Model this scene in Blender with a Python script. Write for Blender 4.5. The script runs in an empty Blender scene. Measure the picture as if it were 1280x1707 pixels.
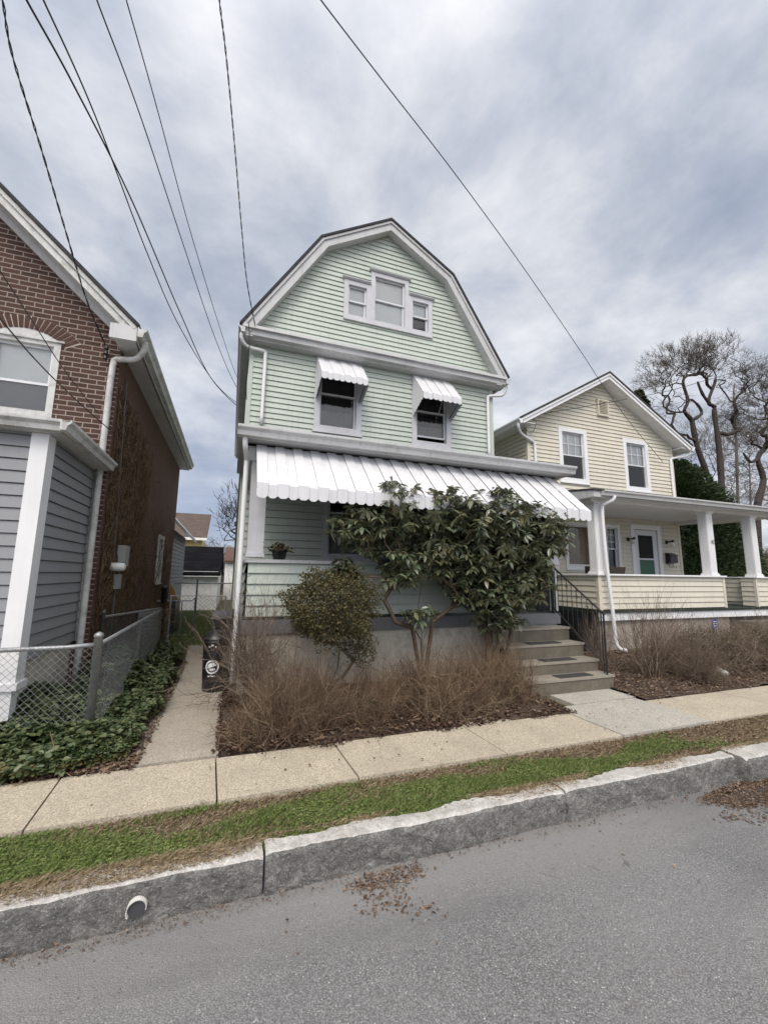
import bpy, math, random
import numpy as np
from mathutils import Matrix, Vector
R = math.radians
random.seed(7); rng = np.random.default_rng(7)
sc = bpy.context.scene
COL = sc.collection
# ------------------------------------------------------------------ camera
CAMZ = 1.70; F = 690.2; YAW, PITCH, ROLL = R(19.98), R(8.62), R(.74)
_fw = np.array([math.sin(YAW)*math.cos(PITCH), math.cos(YAW)*math.cos(PITCH), math.sin(PITCH)])
_r0 = np.array([math.cos(YAW), -math.sin(YAW), 0.]); _u0 = np.cross(_r0, _fw)
_rt = _r0*math.cos(ROLL)+_u0*math.sin(ROLL); _up = -_r0*math.sin(ROLL)+_u0*math.cos(ROLL)
cd = bpy.data.cameras.new('camera'); cam = bpy.data.objects.new('camera', cd); COL.objects.link(cam)
cd.sensor_fit = 'AUTO'; cd.sensor_width = 36; cd.lens = 36*F/1707; cd.clip_start = .05; cd.clip_end = 2000
M = Matrix.Identity(4)
for i in range(3):
    M[i][0] = _rt[i]; M[i][1] = _up[i]; M[i][2] = -_fw[i]
M[2][3] = CAMZ
cam.matrix_world = M; sc.camera = cam
def at(px, py, Y):                     # world point at depth Y from a measured direction
    r = _fw+_rt*(px-640)/F-_up*(py-853.5)/F
    t = Y/r[1]; return np.array([r[0]*t, Y, CAMZ+r[2]*t])
# ------------------------------------------------------------------ sun, sky, exposure
SUN_EL, SUN_AZ = 52, 205               # azimuth: clockwise from +Y
sd = Vector((math.sin(R(SUN_AZ))*math.cos(R(SUN_EL)), math.cos(R(SUN_AZ))*math.cos(R(SUN_EL)), math.sin(R(SUN_EL))))
sl = bpy.data.lights.new('sun', 'SUN'); sl.energy = 1.25; sl.angle = R(26); sl.color = (1, .95, .87)
so = bpy.data.objects.new('sun', sl); COL.objects.link(so); so.rotation_euler = sd.to_track_quat('Z', 'Y').to_euler()
sc.view_settings.view_transform = 'Standard'; sc.view_settings.look = 'None'
sc.view_settings.gamma = 1; sc.view_settings.exposure = 0.27
w = bpy.data.worlds.new('World'); sc.world = w; w.use_nodes = True
nt = w.node_tree; nt.nodes.clear()
def N(t, **k):
    n = nt.nodes.new(t)
    for a, b in k.items(): setattr(n, a, b)
    return n
def Lk(a, b): nt.links.new(a, b)
def mathn(op, a, b=None, c=None, clamp=False):
    n = N('ShaderNodeMath', operation=op); n.use_clamp = clamp
    for i, v in enumerate((a, b, c)):
        if v is None: continue
        if isinstance(v, (int, float)): n.inputs[i].default_value = v
        else: Lk(v, n.inputs[i])
    return n.outputs[0]
def ramp(fac, stops):
    n = N('ShaderNodeValToRGB'); e = n.color_ramp.elements
    while len(e) < len(stops): e.new(.5)
    for i, (p, c) in enumerate(stops):
        e[i].position = p; e[i].color = (*c, 1) if len(c) == 3 else c
    Lk(fac, n.inputs[0]); return n.outputs[0]
def mixc(f, a, b, mode='MIX'):
    n = N('ShaderNodeMix', data_type='RGBA', blend_type=mode)
    for s, v in ((n.inputs[0], f), (n.inputs[6], a), (n.inputs[7], b)):
        if isinstance(v, (int, float)): s.default_value = v
        elif isinstance(v, tuple): s.default_value = (*v, 1) if len(v) == 3 else v
        else: Lk(v, s)
    return n.outputs[2]
tc = N('ShaderNodeTexCoord'); sep = N('ShaderNodeSeparateXYZ'); Lk(tc.outputs['Generated'], sep.inputs[0])
dz = mathn('MAXIMUM', sep.outputs[2], 0.0); den = mathn('ADD', dz, .22)
u = mathn('DIVIDE', sep.outputs[0], den); v = mathn('DIVIDE', sep.outputs[1], den)
cmb = N('ShaderNodeCombineXYZ'); Lk(u, cmb.inputs[0]); Lk(v, cmb.inputs[1]); cmb.inputs[2].default_value = 3.7
def noise(vec, scale, detail, rough=.55, dist=0):
    n = N('ShaderNodeTexNoise'); n.inputs['Scale'].default_value = scale; n.inputs['Detail'].default_value = detail
    n.inputs['Roughness'].default_value = rough; n.inputs['Distortion'].default_value = dist
    Lk(vec, n.inputs['Vector']); return n.outputs['Fac']
n1 = noise(cmb.outputs[0], 2.1, 12, .60, .15); n2 = noise(cmb.outputs[0], .85, 4, .5, .4)
cl = mathn('ADD', mathn('MULTIPLY', n1, .60), mathn('MULTIPLY', n2, .50))
cloud = ramp(cl, [(.43, (.32, .365, .465)), (.51, (.415, .455, .54)), (.56, (.51, .54, .61)), (.615, (.635, .655, .705)), (.69, (.80, .81, .835))])
sky = N('ShaderNodeTexSky', sky_type='NISHITA'); sky.sun_disc = False
sky.sun_elevation = R(SUN_EL); sky.sun_rotation = R(SUN_AZ)
skyb = mixc(1.0, sky.outputs[0], (.085, .085, .085), 'MULTIPLY')
# a gap of blue low in the sky towards the back left, and little thin spots elsewhere
low = mathn('SUBTRACT', 1.0, mathn('MULTIPLY', dz, 2.1), clamp=True)
side = mathn('SUBTRACT', .62, mathn('MULTIPLY', sep.outputs[0], 1.5), clamp=True)
gap = mathn('MULTIPLY', mathn('MULTIPLY', low, side), mathn('ADD', .35, n1), clamp=True)
c1 = mixc(gap, cloud, (.225, .30, .48))
c1 = mixc(.10, c1, skyb)
dotn = N('ShaderNodeVectorMath', operation='DOT_PRODUCT'); Lk(tc.outputs['Generated'], dotn.inputs[0]); dotn.inputs[1].default_value = sd
gl = mathn('POWER', mathn('MAXIMUM', dotn.outputs['Value'], 0), 3.0)
boost = mathn('ADD', 1.0, mathn('MULTIPLY', gl, 3.2))
c1 = mixc(mathn('MULTIPLY', gl, 1.3, clamp=True), c1, mixc(1.0, c1, (1.12, 1.0, .86), 'MULTIPLY'))
sc_ = N('ShaderNodeVectorMath', operation='SCALE'); Lk(c1, sc_.inputs[0]); Lk(boost, sc_.inputs['Scale'])
bg = N('ShaderNodeBackground'); Lk(sc_.outputs[0], bg.inputs[0]); bg.inputs[1].default_value = 1.0
wo = N('ShaderNodeOutputWorld'); Lk(bg.outputs[0], wo.inputs[0])
# ------------------------------------------------------------------ materials
MATS = {}
def newmat(name):
    global nt
    m = bpy.data.materials.new(name); m.use_nodes = True; nt = m.node_tree
    b = nt.nodes['Principled BSDF']; return m, b
def mapping(scale=(1, 1, 1), coord='Object'):
    t = N('ShaderNodeTexCoord'); mp = N('ShaderNodeMapping'); mp.inputs['Scale'].default_value = scale
    Lk(t.outputs[coord], mp.inputs[0]); return mp.outputs[0]
def bumpn(b, h, strength, dist=.01):
    n = N('ShaderNodeBump'); n.inputs['Strength'].default_value = strength; n.inputs['Distance'].default_value = dist
    Lk(h, n.inputs['Height']); Lk(n.outputs[0], b.inputs['Normal'])
def cm(c, k): return tuple(min(1, x*k) for x in c)
def P(name, c, rough=.6, var=.12, scale=6, bump=.0, bscale=60, metal=0, spec=.5, streak=0, dirt=None, dirtamt=.5, bd=.01):
    m, b = newmat(name)
    vec = mapping()
    n = noise(vec, scale, 6, .6)
    col = ramp(n, [(.3, cm(c, 1-var)), (.7, cm(c, 1+var))])
    if streak:
        s = noise(mapping((9, 9, .8)), 2.2, 5, .6)
        col = mixc(mathn('MULTIPLY', ramp(s, [(.5, (0, 0, 0)), (.72, (1, 1, 1))]), streak), col, cm(c, .45))
    if dirt:
        s = noise(vec, scale*1.7, 8, .68, .4)
        col = mixc(mathn('MULTIPLY', ramp(s, [(.48, (0, 0, 0)), (.66, (1, 1, 1))]), dirtamt), col, dirt)
    Lk(col, b.inputs['Base Color']); b.inputs['Roughness'].default_value = rough; b.inputs['Metallic'].default_value = metal
    b.inputs['Specular IOR Level'].default_value = spec
    if bump: bumpn(b, noise(vec, bscale, 5, .6), bump, bd)
    MATS[name] = m; return m
P('green_siding', (.483, .532, .469), .55, .06, 1.6, .05, 200, streak=.22)
P('green_dark', (.42, .49, .41), .55, .06, 1.6, .05, 200, streak=.12)
P('white_trim', (.52, .52, .52), .5, .07, 2.2, .04, 90, streak=.3, dirt=(.30, .29, .26), dirtamt=.22)
P('old_white', (.56, .56, .54), .55, .10, 3, .08, 60, streak=.4, dirt=(.20, .19, .16), dirtamt=.55)
P('clean_white', (.78, .78, .78), .42, .04, 2.5, .03, 80, streak=.10)
P('awning_white', (.66, .66, .67), .42, .05, 4, .03, 60, streak=.22, dirt=(.5, .5, .5), dirtamt=.18)
P('sash_white', (.66, .67, .69), .4, .04, 8)
P('lavender_white', (.54, .54, .56), .5, .07, 6, streak=.12)
P('grey_siding', (.25, .255, .265), .55, .05, 1.6, .05, 200, streak=.12)
P('yellow_siding', (.64, .60, .495), .55, .06, 1.7, .05, 200, streak=.22)
P('far_yellow', (.60, .50, .22), .6, .05, 2)
P('grey_paint', (.17, .175, .185), .6, .12, 3, .1, 60, streak=.3)
P('shingle_dark', (.035, .035, .038), .9, .35, 9, .6, 60, bd=.02)
P('iron', (.012, .012, .014), .45, .3, 20, .1, 120)
P('galv', (.33, .34, .35), .45, .2, 14, .1, 160, metal=.55, dirt=(.16, .12, .09), dirtamt=.3)
P('galv_dark', (.12, .12, .12), .55, .3, 14, metal=.3)
P('foundation', (.58, .54, .46), .8, .16, 3, .35, 40, dirt=(.22, .20, .16), dirtamt=.6)
P('stucco', (.36, .32, .27), .85, .25, 4, .5, 40, dirt=(.15, .12, .09), dirtamt=.6)
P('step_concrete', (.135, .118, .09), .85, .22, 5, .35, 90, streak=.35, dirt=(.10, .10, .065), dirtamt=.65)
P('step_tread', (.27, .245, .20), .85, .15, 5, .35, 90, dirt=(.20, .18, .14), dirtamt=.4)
P('rubber', (.05, .048, .045), .8, .2, 30, .3, 200)
P('black_plastic', (.012, .013, .016), .35, .2, 10, .05, 100)
P('wire_black', (.015, .015, .017), .55, .2, 3)
P('wire_grey', (.06, .06, .065), .5, .2, 3)
P('porch_ceiling', (.42, .42, .42), .6, .06, 3)
P('carpet_green', (.018, .03, .022), .95, .3, 30, .4, 200)
P('room_dark', (.012, .012, .013), .8, .3, 3)
P('curtain', (.46, .45, .42), .85, .1, 20)
P('curtain_lace', (.85, .85, .84), .85, .08, 40)
P('curtain_dim', (.13, .13, .13), .85, .3, 40)  # white lace darkened in its colour, as if dimmed behind dark screens
P('curtain_brown', (.24, .17, .11), .85, .25, 12)
P('blind', (.85, .85, .83), .8, .03, 4)
P('green_shade', (.045, .13, .085), .6, .1, 5)
P('meter_grey', (.30, .31, .30), .5, .15, 10)
P('garage_white', (.84, .84, .82), .8, .08, 5, .2, 50, dirt=(.4, .4, .38), dirtamt=.3)
P('wicker', (.05, .036, .028), .7, .4, 60, .5, 150)
P('orange', (.45, .23, .05), .5, .1, 5)
P('sign_blue', (.02, .04, .26), .4, .05, 5)
P('red_roof', (.11, .06, .045), .85, .2, 10)
P('bark_dark', (.048, .037, .031), .9, .4, 14, .7, 60, bd=.02)
P('bark_grey', (.17, .15, .13), .9, .3, 14, .5, 60, bd=.02)
P('brick_red', (.075, .035, .026), .9, .3, 25, .5, 80)
P('mortar', (.46, .40, .34), .9, .15, 30)
P('bark_brown', (.10, .07, .048), .9, .35, 20, .5, 80)
P('pipe_white', (.55, .54, .50), .45, .05, 10)
P('shade_glass', (.75, .75, .72), .3, .05, 10)
def island_mat(name, cols, rough=.55, spec=.4, trans=0, back=None):
    m, b = newmat(name)
    g = N('ShaderNodeNewGeometry')
    k = len(cols)
    c = ramp(g.outputs['Random Per Island'], [(i/max(1, k-1), x) for i, x in enumerate(cols)])
    n = noise(mapping(), 3.0, 3)
    c = mixc(mathn('MULTIPLY', n, .45), c, cm(cols[0], .6))
    if back: c = mixc(g.outputs['Backfacing'], c, back)
    Lk(c, b.inputs['Base Color']); b.inputs['Roughness'].default_value = rough; b.inputs['Specular IOR Level'].default_value = spec
    if trans:
        t = N('ShaderNodeBsdfTranslucent'); Lk(c, t.inputs[0]); mx = N('ShaderNodeMixShader'); mx.inputs[0].default_value = trans
        Lk(b.outputs[0], mx.inputs[1]); Lk(t.outputs[0], mx.inputs[2]); Lk(mx.outputs[0], nt.nodes['Material Output'].inputs[0])
    MATS[name] = m
island_mat('rhodo_leaf', [(.06, .082, .042), (.105, .135, .075), (.18, .205, .125), (.07, .098, .052), (.21, .18, .085), (.125, .15, .085)], .30, .8, .12, (.17, .18, .11))
island_mat('box_leaf', [(.06, .062, .024), (.13, .11, .045), (.09, .085, .032), (.18, .13, .06)], .5, .4, .15)
island_mat('ivy_leaf', [(.030, .048, .020), (.065, .098, .036), (.12, .16, .065), (.045, .07, .026), (.20, .22, .10), (.09, .12, .05)], .4, .5, .15)
island_mat('ivy_dry', [(.10, .11, .035), (.17, .13, .06), (.07, .09, .03)], .6, .4, .15)
island_mat('grass', [(.10, .15, .038), (.18, .25, .07), (.27, .33, .11), (.14, .20, .05), (.33, .31, .15)], .6, .3, .25)
island_mat('grass_dry', [(.34, .26, .16), (.24, .17, .10), (.45, .37, .25), (.18, .12, .075)], .8, .2, .1)
island_mat('litter', [(.10, .062, .042), (.17, .11, .07), (.055, .035, .025), (.27, .19, .13), (.12, .08, .055), (.36, .28, .21)], .85, .2)
island_mat('litter_dark', [(.030, .019, .014), (.06, .038, .026), (.10, .062, .042), (.16, .105, .07)], .9, .2)
island_mat('twig_tan', [(.20, .135, .078), (.32, .225, .135), (.11, .072, .045), (.42, .31, .20), (.26, .18, .11)], .85, .2)
island_mat('twig_brown', [(.10, .066, .045), (.19, .135, .095), (.28, .21, .15), (.07, .046, .033)], .85, .2)
island_mat('twig_dark', [(.035, .026, .021), (.06, .045, .037)], .9, .2)
island_mat('twig_grey', [(.11, .095, .082), (.17, .15, .13)], .9, .2)
island_mat('needles', [(.018, .030, .012), (.036, .060, .022), (.060, .088, .030), (.024, .040, .016)], .6, .3, .1)
island_mat('vine', [(.12, .082, .048), (.24, .17, .10), (.06, .04, .026)], .9, .2)
def glass(name, tint, refl, rough=.02):
    m, b = newmat(name); nt.nodes.remove(b)
    t = N('ShaderNodeBsdfTransparent'); t.inputs[0].default_value = (*tint, 1)
    g = N('ShaderNodeBsdfGlossy'); g.inputs['Roughness'].default_value = rough
    lw = N('ShaderNodeFresnel'); lw.inputs[0].default_value = 1.5
    f = mathn('ADD', mathn('MULTIPLY', lw.outputs[0], .9), refl, clamp=True)
    nn = noise(mapping(), 1.3, 2)
    bp = N('ShaderNodeBump'); bp.inputs['Strength'].default_value = .08; Lk(nn, bp.inputs['Height']); Lk(bp.outputs[0], g.inputs['Normal'])
    mx = N('ShaderNodeMixShader'); Lk(f, mx.inputs[0]); Lk(t.outputs[0], mx.inputs[1]); Lk(g.outputs[0], mx.inputs[2])
    Lk(mx.outputs[0], nt.nodes['Material Output'].inputs[0]); MATS[name] = m
glass('glass', (.93, .95, .95), .05)
glass('screen', (.42, .42, .42), .05, .4)
def mat_asphalt():
    m, b = newmat('asphalt'); vec = mapping()
    vo = N('ShaderNodeTexVoronoi'); vo.inputs['Scale'].default_value = 145; Lk(vec, vo.inputs['Vector'])
    sp = N('ShaderNodeSeparateColor'); Lk(vo.outputs['Color'], sp.inputs[0])
    c = ramp(sp.outputs[0], [(0, (.155, .155, .152)), (.45, (.205, .204, .20)), (.85, (.26, .258, .253)), (.98, (.32, .315, .305)), (1, (.56, .55, .52))])
    c = mixc(ramp(vo.outputs['Distance'], [(.3, (0, 0, 0)), (.8, (1, 1, 1))]), c, (.10, .10, .099))
    big = noise(vec, .9, 6, .6); c = mixc(ramp(big, [(.35, (0, 0, 0)), (.7, (.35, .35, .35))]), c, (.27, .265, .26))
    # a band of fine silt along the kerb
    s = N('ShaderNodeSeparateXYZ'); Lk(vec, s.inputs[0])
    e = mathn('ADD', s.outputs[1], mathn('MULTIPLY', noise(vec, 1.6, 6, .6), .38))
    band = ramp(mathn('SUBTRACT', e, 1.9), [(.30, (0, 0, 0)), (.62, (.85, .85, .85))])
    c = mixc(mathn('MULTIPLY', band, .8), c, (.225, .217, .208))
    crk = noise(vec, 7, 8, .7); c = mixc(ramp(crk, [(.60, (0, 0, 0)), (.72, (.3, .3, .3))]), c, (.12, .09, .075))
    Lk(c, b.inputs['Base Color']); b.inputs['Roughness'].default_value = .85
    h = mathn('ADD', mathn('MULTIPLY', vo.outputs['Distance'], -1), mathn('MULTIPLY', noise(vec, 240, 3), .5))
    tr_ = noise(mapping((.35, 1.2, 1)), 1.1, 5, .6, .3); c = mixc(ramp(tr_, [(.50, (0, 0, 0)), (.66, (.45, .45, .45))]), c, (.095, .095, .096))
    st = noise(mapping((1, 1, 1)), 3.1, 3, .5, 1.2); c = mixc(ramp(st, [(.70, (0, 0, 0)), (.74, (.55, .55, .55))]), c, (.075, .07, .066)); Lk(c, b.inputs['Base Color'])
    ck = N('ShaderNodeTexVoronoi'); ck.feature = 'DISTANCE_TO_EDGE'; ck.inputs['Scale'].default_value = .55
    wv = N('ShaderNodeVectorMath', operation='MULTIPLY_ADD'); nz = N('ShaderNodeTexNoise'); nz.inputs['Scale'].default_value = 2.2; nz.inputs['Detail'].default_value = 6; Lk(vec, nz.inputs['Vector'])
    Lk(nz.outputs['Color'], wv.inputs[0]); wv.inputs[1].default_value = (.55, .55, 0); Lk(vec, wv.inputs[2]); Lk(wv.outputs[0], ck.inputs['Vector'])
    cr = mathn('MULTIPLY', ramp(ck.outputs['Distance'], [(.0, (1, 1, 1)), (.0035, (0, 0, 0))]), ramp(noise(vec, .8, 3), [(.50, (0, 0, 0)), (.58, (.7, .7, .7))]))
    c = mixc(cr, c, (.06, .058, .055)); Lk(c, b.inputs['Base Color'])
    bumpn(b, h, .55, .006); MATS['asphalt'] = m
mat_asphalt()
def mat_conc(name, base, k=1.0, joint=False):
    m, b = newmat(name); vec = mapping()
    vo = N('ShaderNodeTexVoronoi'); vo.inputs['Scale'].default_value = 130; Lk(vec, vo.inputs['Vector'])
    sp = N('ShaderNodeSeparateColor'); Lk(vo.outputs['Color'], sp.inputs[0])
    c = ramp(sp.outputs[1], [(0, cm(base, .62)), (.4, cm(base, .95)), (.85, cm(base, 1.2)), (1, cm(base, 1.5))])
    c = mixc(ramp(noise(vec, 2.3, 7, .65), [(.38, (.0, .0, .0)), (.7, (.55, .55, .55))]), c, cm(base, .68))
    c = mixc(ramp(noise(vec, 6, 8, .7), [(.62, (0, 0, 0)), (.72, (.55, .55, .55))]), c, (.14, .12, .09))
    Lk(c, b.inputs['Base Color']); b.inputs['Roughness'].default_value = .9
    bumpn(b, mathn('ADD', noise(vec, 160, 4), mathn('MULTIPLY', vo.outputs['Distance'], .6)), .4*k, .004); MATS[name] = m
mat_conc('sidewalk', (.43, .375, .285)); mat_conc('sidewalk_grey', (.40, .375, .325), .6); mat_conc('path', (.36, .32, .26))
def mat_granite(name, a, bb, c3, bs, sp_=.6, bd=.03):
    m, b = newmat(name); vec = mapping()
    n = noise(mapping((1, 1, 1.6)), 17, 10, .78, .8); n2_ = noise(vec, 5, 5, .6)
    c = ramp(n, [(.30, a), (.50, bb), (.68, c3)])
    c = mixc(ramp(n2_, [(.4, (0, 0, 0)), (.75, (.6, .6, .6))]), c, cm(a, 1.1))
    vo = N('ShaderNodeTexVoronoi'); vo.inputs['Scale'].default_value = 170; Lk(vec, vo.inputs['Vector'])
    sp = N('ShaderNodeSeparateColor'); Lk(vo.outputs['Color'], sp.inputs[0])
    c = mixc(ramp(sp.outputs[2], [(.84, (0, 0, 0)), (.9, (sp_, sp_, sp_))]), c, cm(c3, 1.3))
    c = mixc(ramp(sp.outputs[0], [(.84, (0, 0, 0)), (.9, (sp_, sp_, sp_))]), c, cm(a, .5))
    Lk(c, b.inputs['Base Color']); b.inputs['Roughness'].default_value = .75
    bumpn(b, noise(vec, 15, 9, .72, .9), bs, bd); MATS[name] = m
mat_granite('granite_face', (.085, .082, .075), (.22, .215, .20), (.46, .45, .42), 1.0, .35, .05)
mat_granite('granite_top', (.25, .23, .20), (.46, .44, .41), (.62, .61, .58), .6, .3, .012)  # paler than the face: sunlit look put into the colour, plus wear
def mat_soil(name, a, bb, c3):
    m, b = newmat(name); vec = mapping()
    c = ramp(noise(vec, 18, 9, .75), [(.3, a), (.52, bb), (.75, c3)])
    Lk(c, b.inputs['Base Color']); b.inputs['Roughness'].default_value = .95
    bumpn(b, noise(vec, 60, 6, .7), .8, .02); MATS[name] = m
mat_soil('soil', (.035, .024, .016), (.075, .050, .034), (.14, .10, .07))
mat_soil('lawn_soil', (.06, .06, .025), (.10, .085, .045), (.17, .13, .08))
def mat_brick(name, c1_, c2_, mortar, k=1.0, blotch=.35, mort=.9):
    m, b = newmat(name)
    t = N('ShaderNodeTexCoord'); s = N('ShaderNodeSeparateXYZ'); Lk(t.outputs['Object'], s.inputs[0])
    cb = N('ShaderNodeCombineXYZ'); Lk(mathn('ADD', s.outputs[0], s.outputs[1]), cb.inputs[0]); Lk(s.outputs[2], cb.inputs[1])
    nz = N('ShaderNodeTexNoise'); nz.inputs['Scale'].default_value = 9; Lk(cb.outputs[0], nz.inputs['Vector'])
    vm = N('ShaderNodeVectorMath', operation='MULTIPLY_ADD'); Lk(nz.outputs['Color'], vm.inputs[0]); vm.inputs[1].default_value = (.012, .008, 0); Lk(cb.outputs[0], vm.inputs[2])
    br = N('ShaderNodeTexBrick'); Lk(vm.outputs[0], br.inputs['Vector'])
    br.inputs['Scale'].default_value = 1; br.inputs['Brick Width'].default_value = .195; br.inputs['Row Height'].default_value = .067
    br.inputs['Mortar Size'].default_value = .0072; br.inputs['Mortar Smooth'].default_value = .25
    br.inputs['Color1'].default_value = (*c1_, 1); br.inputs['Color2'].default_value = (*c2_, 1); br.inputs['Mortar'].default_value = (*mortar, 1)
    br.inputs['Bias'].default_value = -.1
    c = mixc(ramp(noise(cb.outputs[0], 1.3, 7, .65), [(.38, (0, 0, 0)), (.68, (blotch, blotch, blotch))]), br.outputs['Color'], cm(c1_, .55))
    c = mixc(.35, c, ramp(noise(cb.outputs[0], 45, 5, .7), [(.3, cm(c1_, .6)), (.7, cm(c2_, 1.7))]))
    Lk(c, b.inputs['Base Color']); b.inputs['Roughness'].default_value = .9
    c = mixc(mathn('MULTIPLY', br.outputs['Fac'], mort), c, mortar); Lk(c, b.inputs['Base Color'])
    h = mathn('ADD', mathn('MULTIPLY', br.outputs['Fac'], -1), mathn('MULTIPLY', noise(cb.outputs[0], 70, 4), .35))
    bumpn(b, h, .6, .008); MATS[name] = m
mat_brick('brick', (.042, .021, .017), (.092, .044, .032), (.30, .255, .215))
mat_brick('brick_stained', (.075, .038, .027), (.135, .065, .043), (.15, .10, .075), blotch=.7, mort=.5)
def mat_shingle(name, a, bb):
    m, b = newmat(name)
    t = N('ShaderNodeTexCoord'); s = N('ShaderNodeSeparateXYZ'); Lk(t.outputs['Object'], s.inputs[0])
    cb = N('ShaderNodeCombineXYZ'); Lk(s.outputs[0], cb.inputs[0]); Lk(mathn('MULTIPLY', s.outputs[2], 1.2), cb.inputs[1])
    br = N('ShaderNodeTexBrick'); Lk(cb.outputs[0], br.inputs['Vector']); br.inputs['Scale'].default_value = 1
    br.inputs['Brick Width'].default_value = .3; br.inputs['Row Height'].default_value = .16; br.inputs['Mortar Size'].default_value = .008
    br.inputs['Color1'].default_value = (*a, 1); br.inputs['Color2'].default_value = (*bb, 1); br.inputs['Mortar'].default_value = (*cm(a, .4), 1)
    Lk(br.outputs['Color'], b.inputs['Base Color']); b.inputs['Roughness'].default_value = .9; MATS[name] = m
mat_shingle('shingle_brown', (.085, .060, .048), (.115, .085, .068)); mat_shingle('shingle_black', (.007, .007, .009), (.012, .012, .014)); MATS['shingle_black'].node_tree.nodes['Principled BSDF'].inputs['Specular IOR Level'].default_value = .05
# ------------------------------------------------------------------ mesh helpers
def link(o, parent=None):
    COL.objects.link(o)
    if parent is not None: o.parent = parent
    return o
def tag(o, label=None, cat=None, group=None, kind=None):
    for k, v_ in (('label', label), ('category', cat), ('group', group), ('kind', kind)):
        if v_: o[k] = v_
    return o
def thing(name, label, cat, loc=(0, 0, 0), group=None):
    o = bpy.data.objects.new(name, None); o.location = loc; o.empty_display_size = .1; link(o); return tag(o, label, cat, group)
def rootloc(p):
    v_ = np.zeros(3)
    while p is not None: v_ += np.array(p.location); p = p.parent
    return v_
class MB:
    def __init__(s): s.v = []; s.f = []; s.mi = []; s.cur = 0
    def add(s, vs, fs):
        b = len(s.v); s.v += [tuple(map(float, q)) for q in vs]; s.f += [tuple(b+i for i in f) for f in fs]; s.mi += [s.cur]*len(fs); return s
    def box(s, x0, x1, y0, y1, z0, z1):
        x0, x1 = sorted((x0, x1)); y0, y1 = sorted((y0, y1)); z0, z1 = sorted((z0, z1))
        return s.add([(x0, y0, z0), (x1, y0, z0), (x1, y1, z0), (x0, y1, z0), (x0, y0, z1), (x1, y0, z1), (x1, y1, z1), (x0, y1, z1)],
                     [(0, 3, 2, 1), (4, 5, 6, 7), (0, 1, 5, 4), (1, 2, 6, 5), (2, 3, 7, 6), (3, 0, 4, 7)])
    def hexa(s, a, b_):                # two quads (4 pts each)
        return s.add(list(a)+list(b_), [(0, 1, 2, 3), (7, 6, 5, 4), (0, 4, 5, 1), (1, 5, 6, 2), (2, 6, 7, 3), (3, 7, 4, 0)])
    def prism(s, poly, ext):           # poly: list of 3d points, ext: vector
        n = len(poly); e = np.array(ext); q = [np.array(p) for p in poly]
        return s.add(q+[p+e for p in q], [tuple(range(n)), tuple(range(2*n-1, n-1, -1))]+[(i, n+i, n+(i+1) % n, (i+1) % n) for i in range(n)])
    def tube(s, pts, r, k=8, cap=True):
        pts = [np.array(p, float) for p in pts]; n = len(pts)
        rr = r if hasattr(r, '__len__') else [r]*n
        b0 = len(s.v); ref = None; vs = []
        for i, p in enumerate(pts):
            d = pts[min(i+1, n-1)]-pts[max(i-1, 0)]; d /= (np.linalg.norm(d)+1e-9)
            if ref is None: ref = np.array([0, 0, 1.]) if abs(d[2]) < .9 else np.array([1., 0, 0])
            a = np.cross(d, ref); a /= np.linalg.norm(a); b_ = np.cross(d, a); ref = -b_ if False else ref
            for j in range(k):
                t = 2*math.pi*(j+.5)/k; vs.append(p+rr[i]*(math.cos(t)*a+math.sin(t)*b_))
        fs = [(i*k+j, i*k+(j+1) % k, (i+1)*k+(j+1) % k, (i+1)*k+j) for i in range(n-1) for j in range(k)]
        if cap: fs += [tuple(range(k-1, -1, -1)), tuple(range((n-1)*k, n*k))]
        return s.add(vs, fs)
    def build(s, name, mats, parent=None, smooth=False):
        off = rootloc(parent)
        me = bpy.data.meshes.new(name)
        me.from_pydata([tuple(np.array(q)-off) for q in s.v], [], s.f)
        for m_ in ([mats] if isinstance(mats, str) else mats): me.materials.append(MATS[m_])
        if max(s.mi or [0]): me.polygons.foreach_set('material_index', s.mi)
        if smooth: me.polygons.foreach_set('use_smooth', [True]*len(me.polygons))
        me.validate(); me.update()
        return link(bpy.data.objects.new(name, me), parent)
def tone_mat(name, cols, rough=.85):
    m, b = newmat(name); a = N('ShaderNodeAttribute'); a.attribute_name = 'tone'
    k = len(cols); c = ramp(a.outputs['Fac'], [(i/max(1, k-1), x) for i, x in enumerate(cols)])
    c = mixc(.35, c, ramp(noise(mapping(), 40, 4), [(.3, cm(cols[0], .6)), (.7, cols[-1])]))
    Lk(c, b.inputs['Base Color']); b.inputs['Roughness'].default_value = rough; b.inputs['Specular IOR Level'].default_value = .2; MATS[name] = m
tone_mat('stem_tan', [(.045, .028, .019), (.13, .083, .055), (.23, .155, .10), (.46, .35, .23), (.15, .098, .066)])
tone_mat('stem_brown', [(.06, .04, .03), (.15, .11, .08), (.26, .20, .15), (.40, .33, .26), (.19, .14, .105)])
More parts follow.
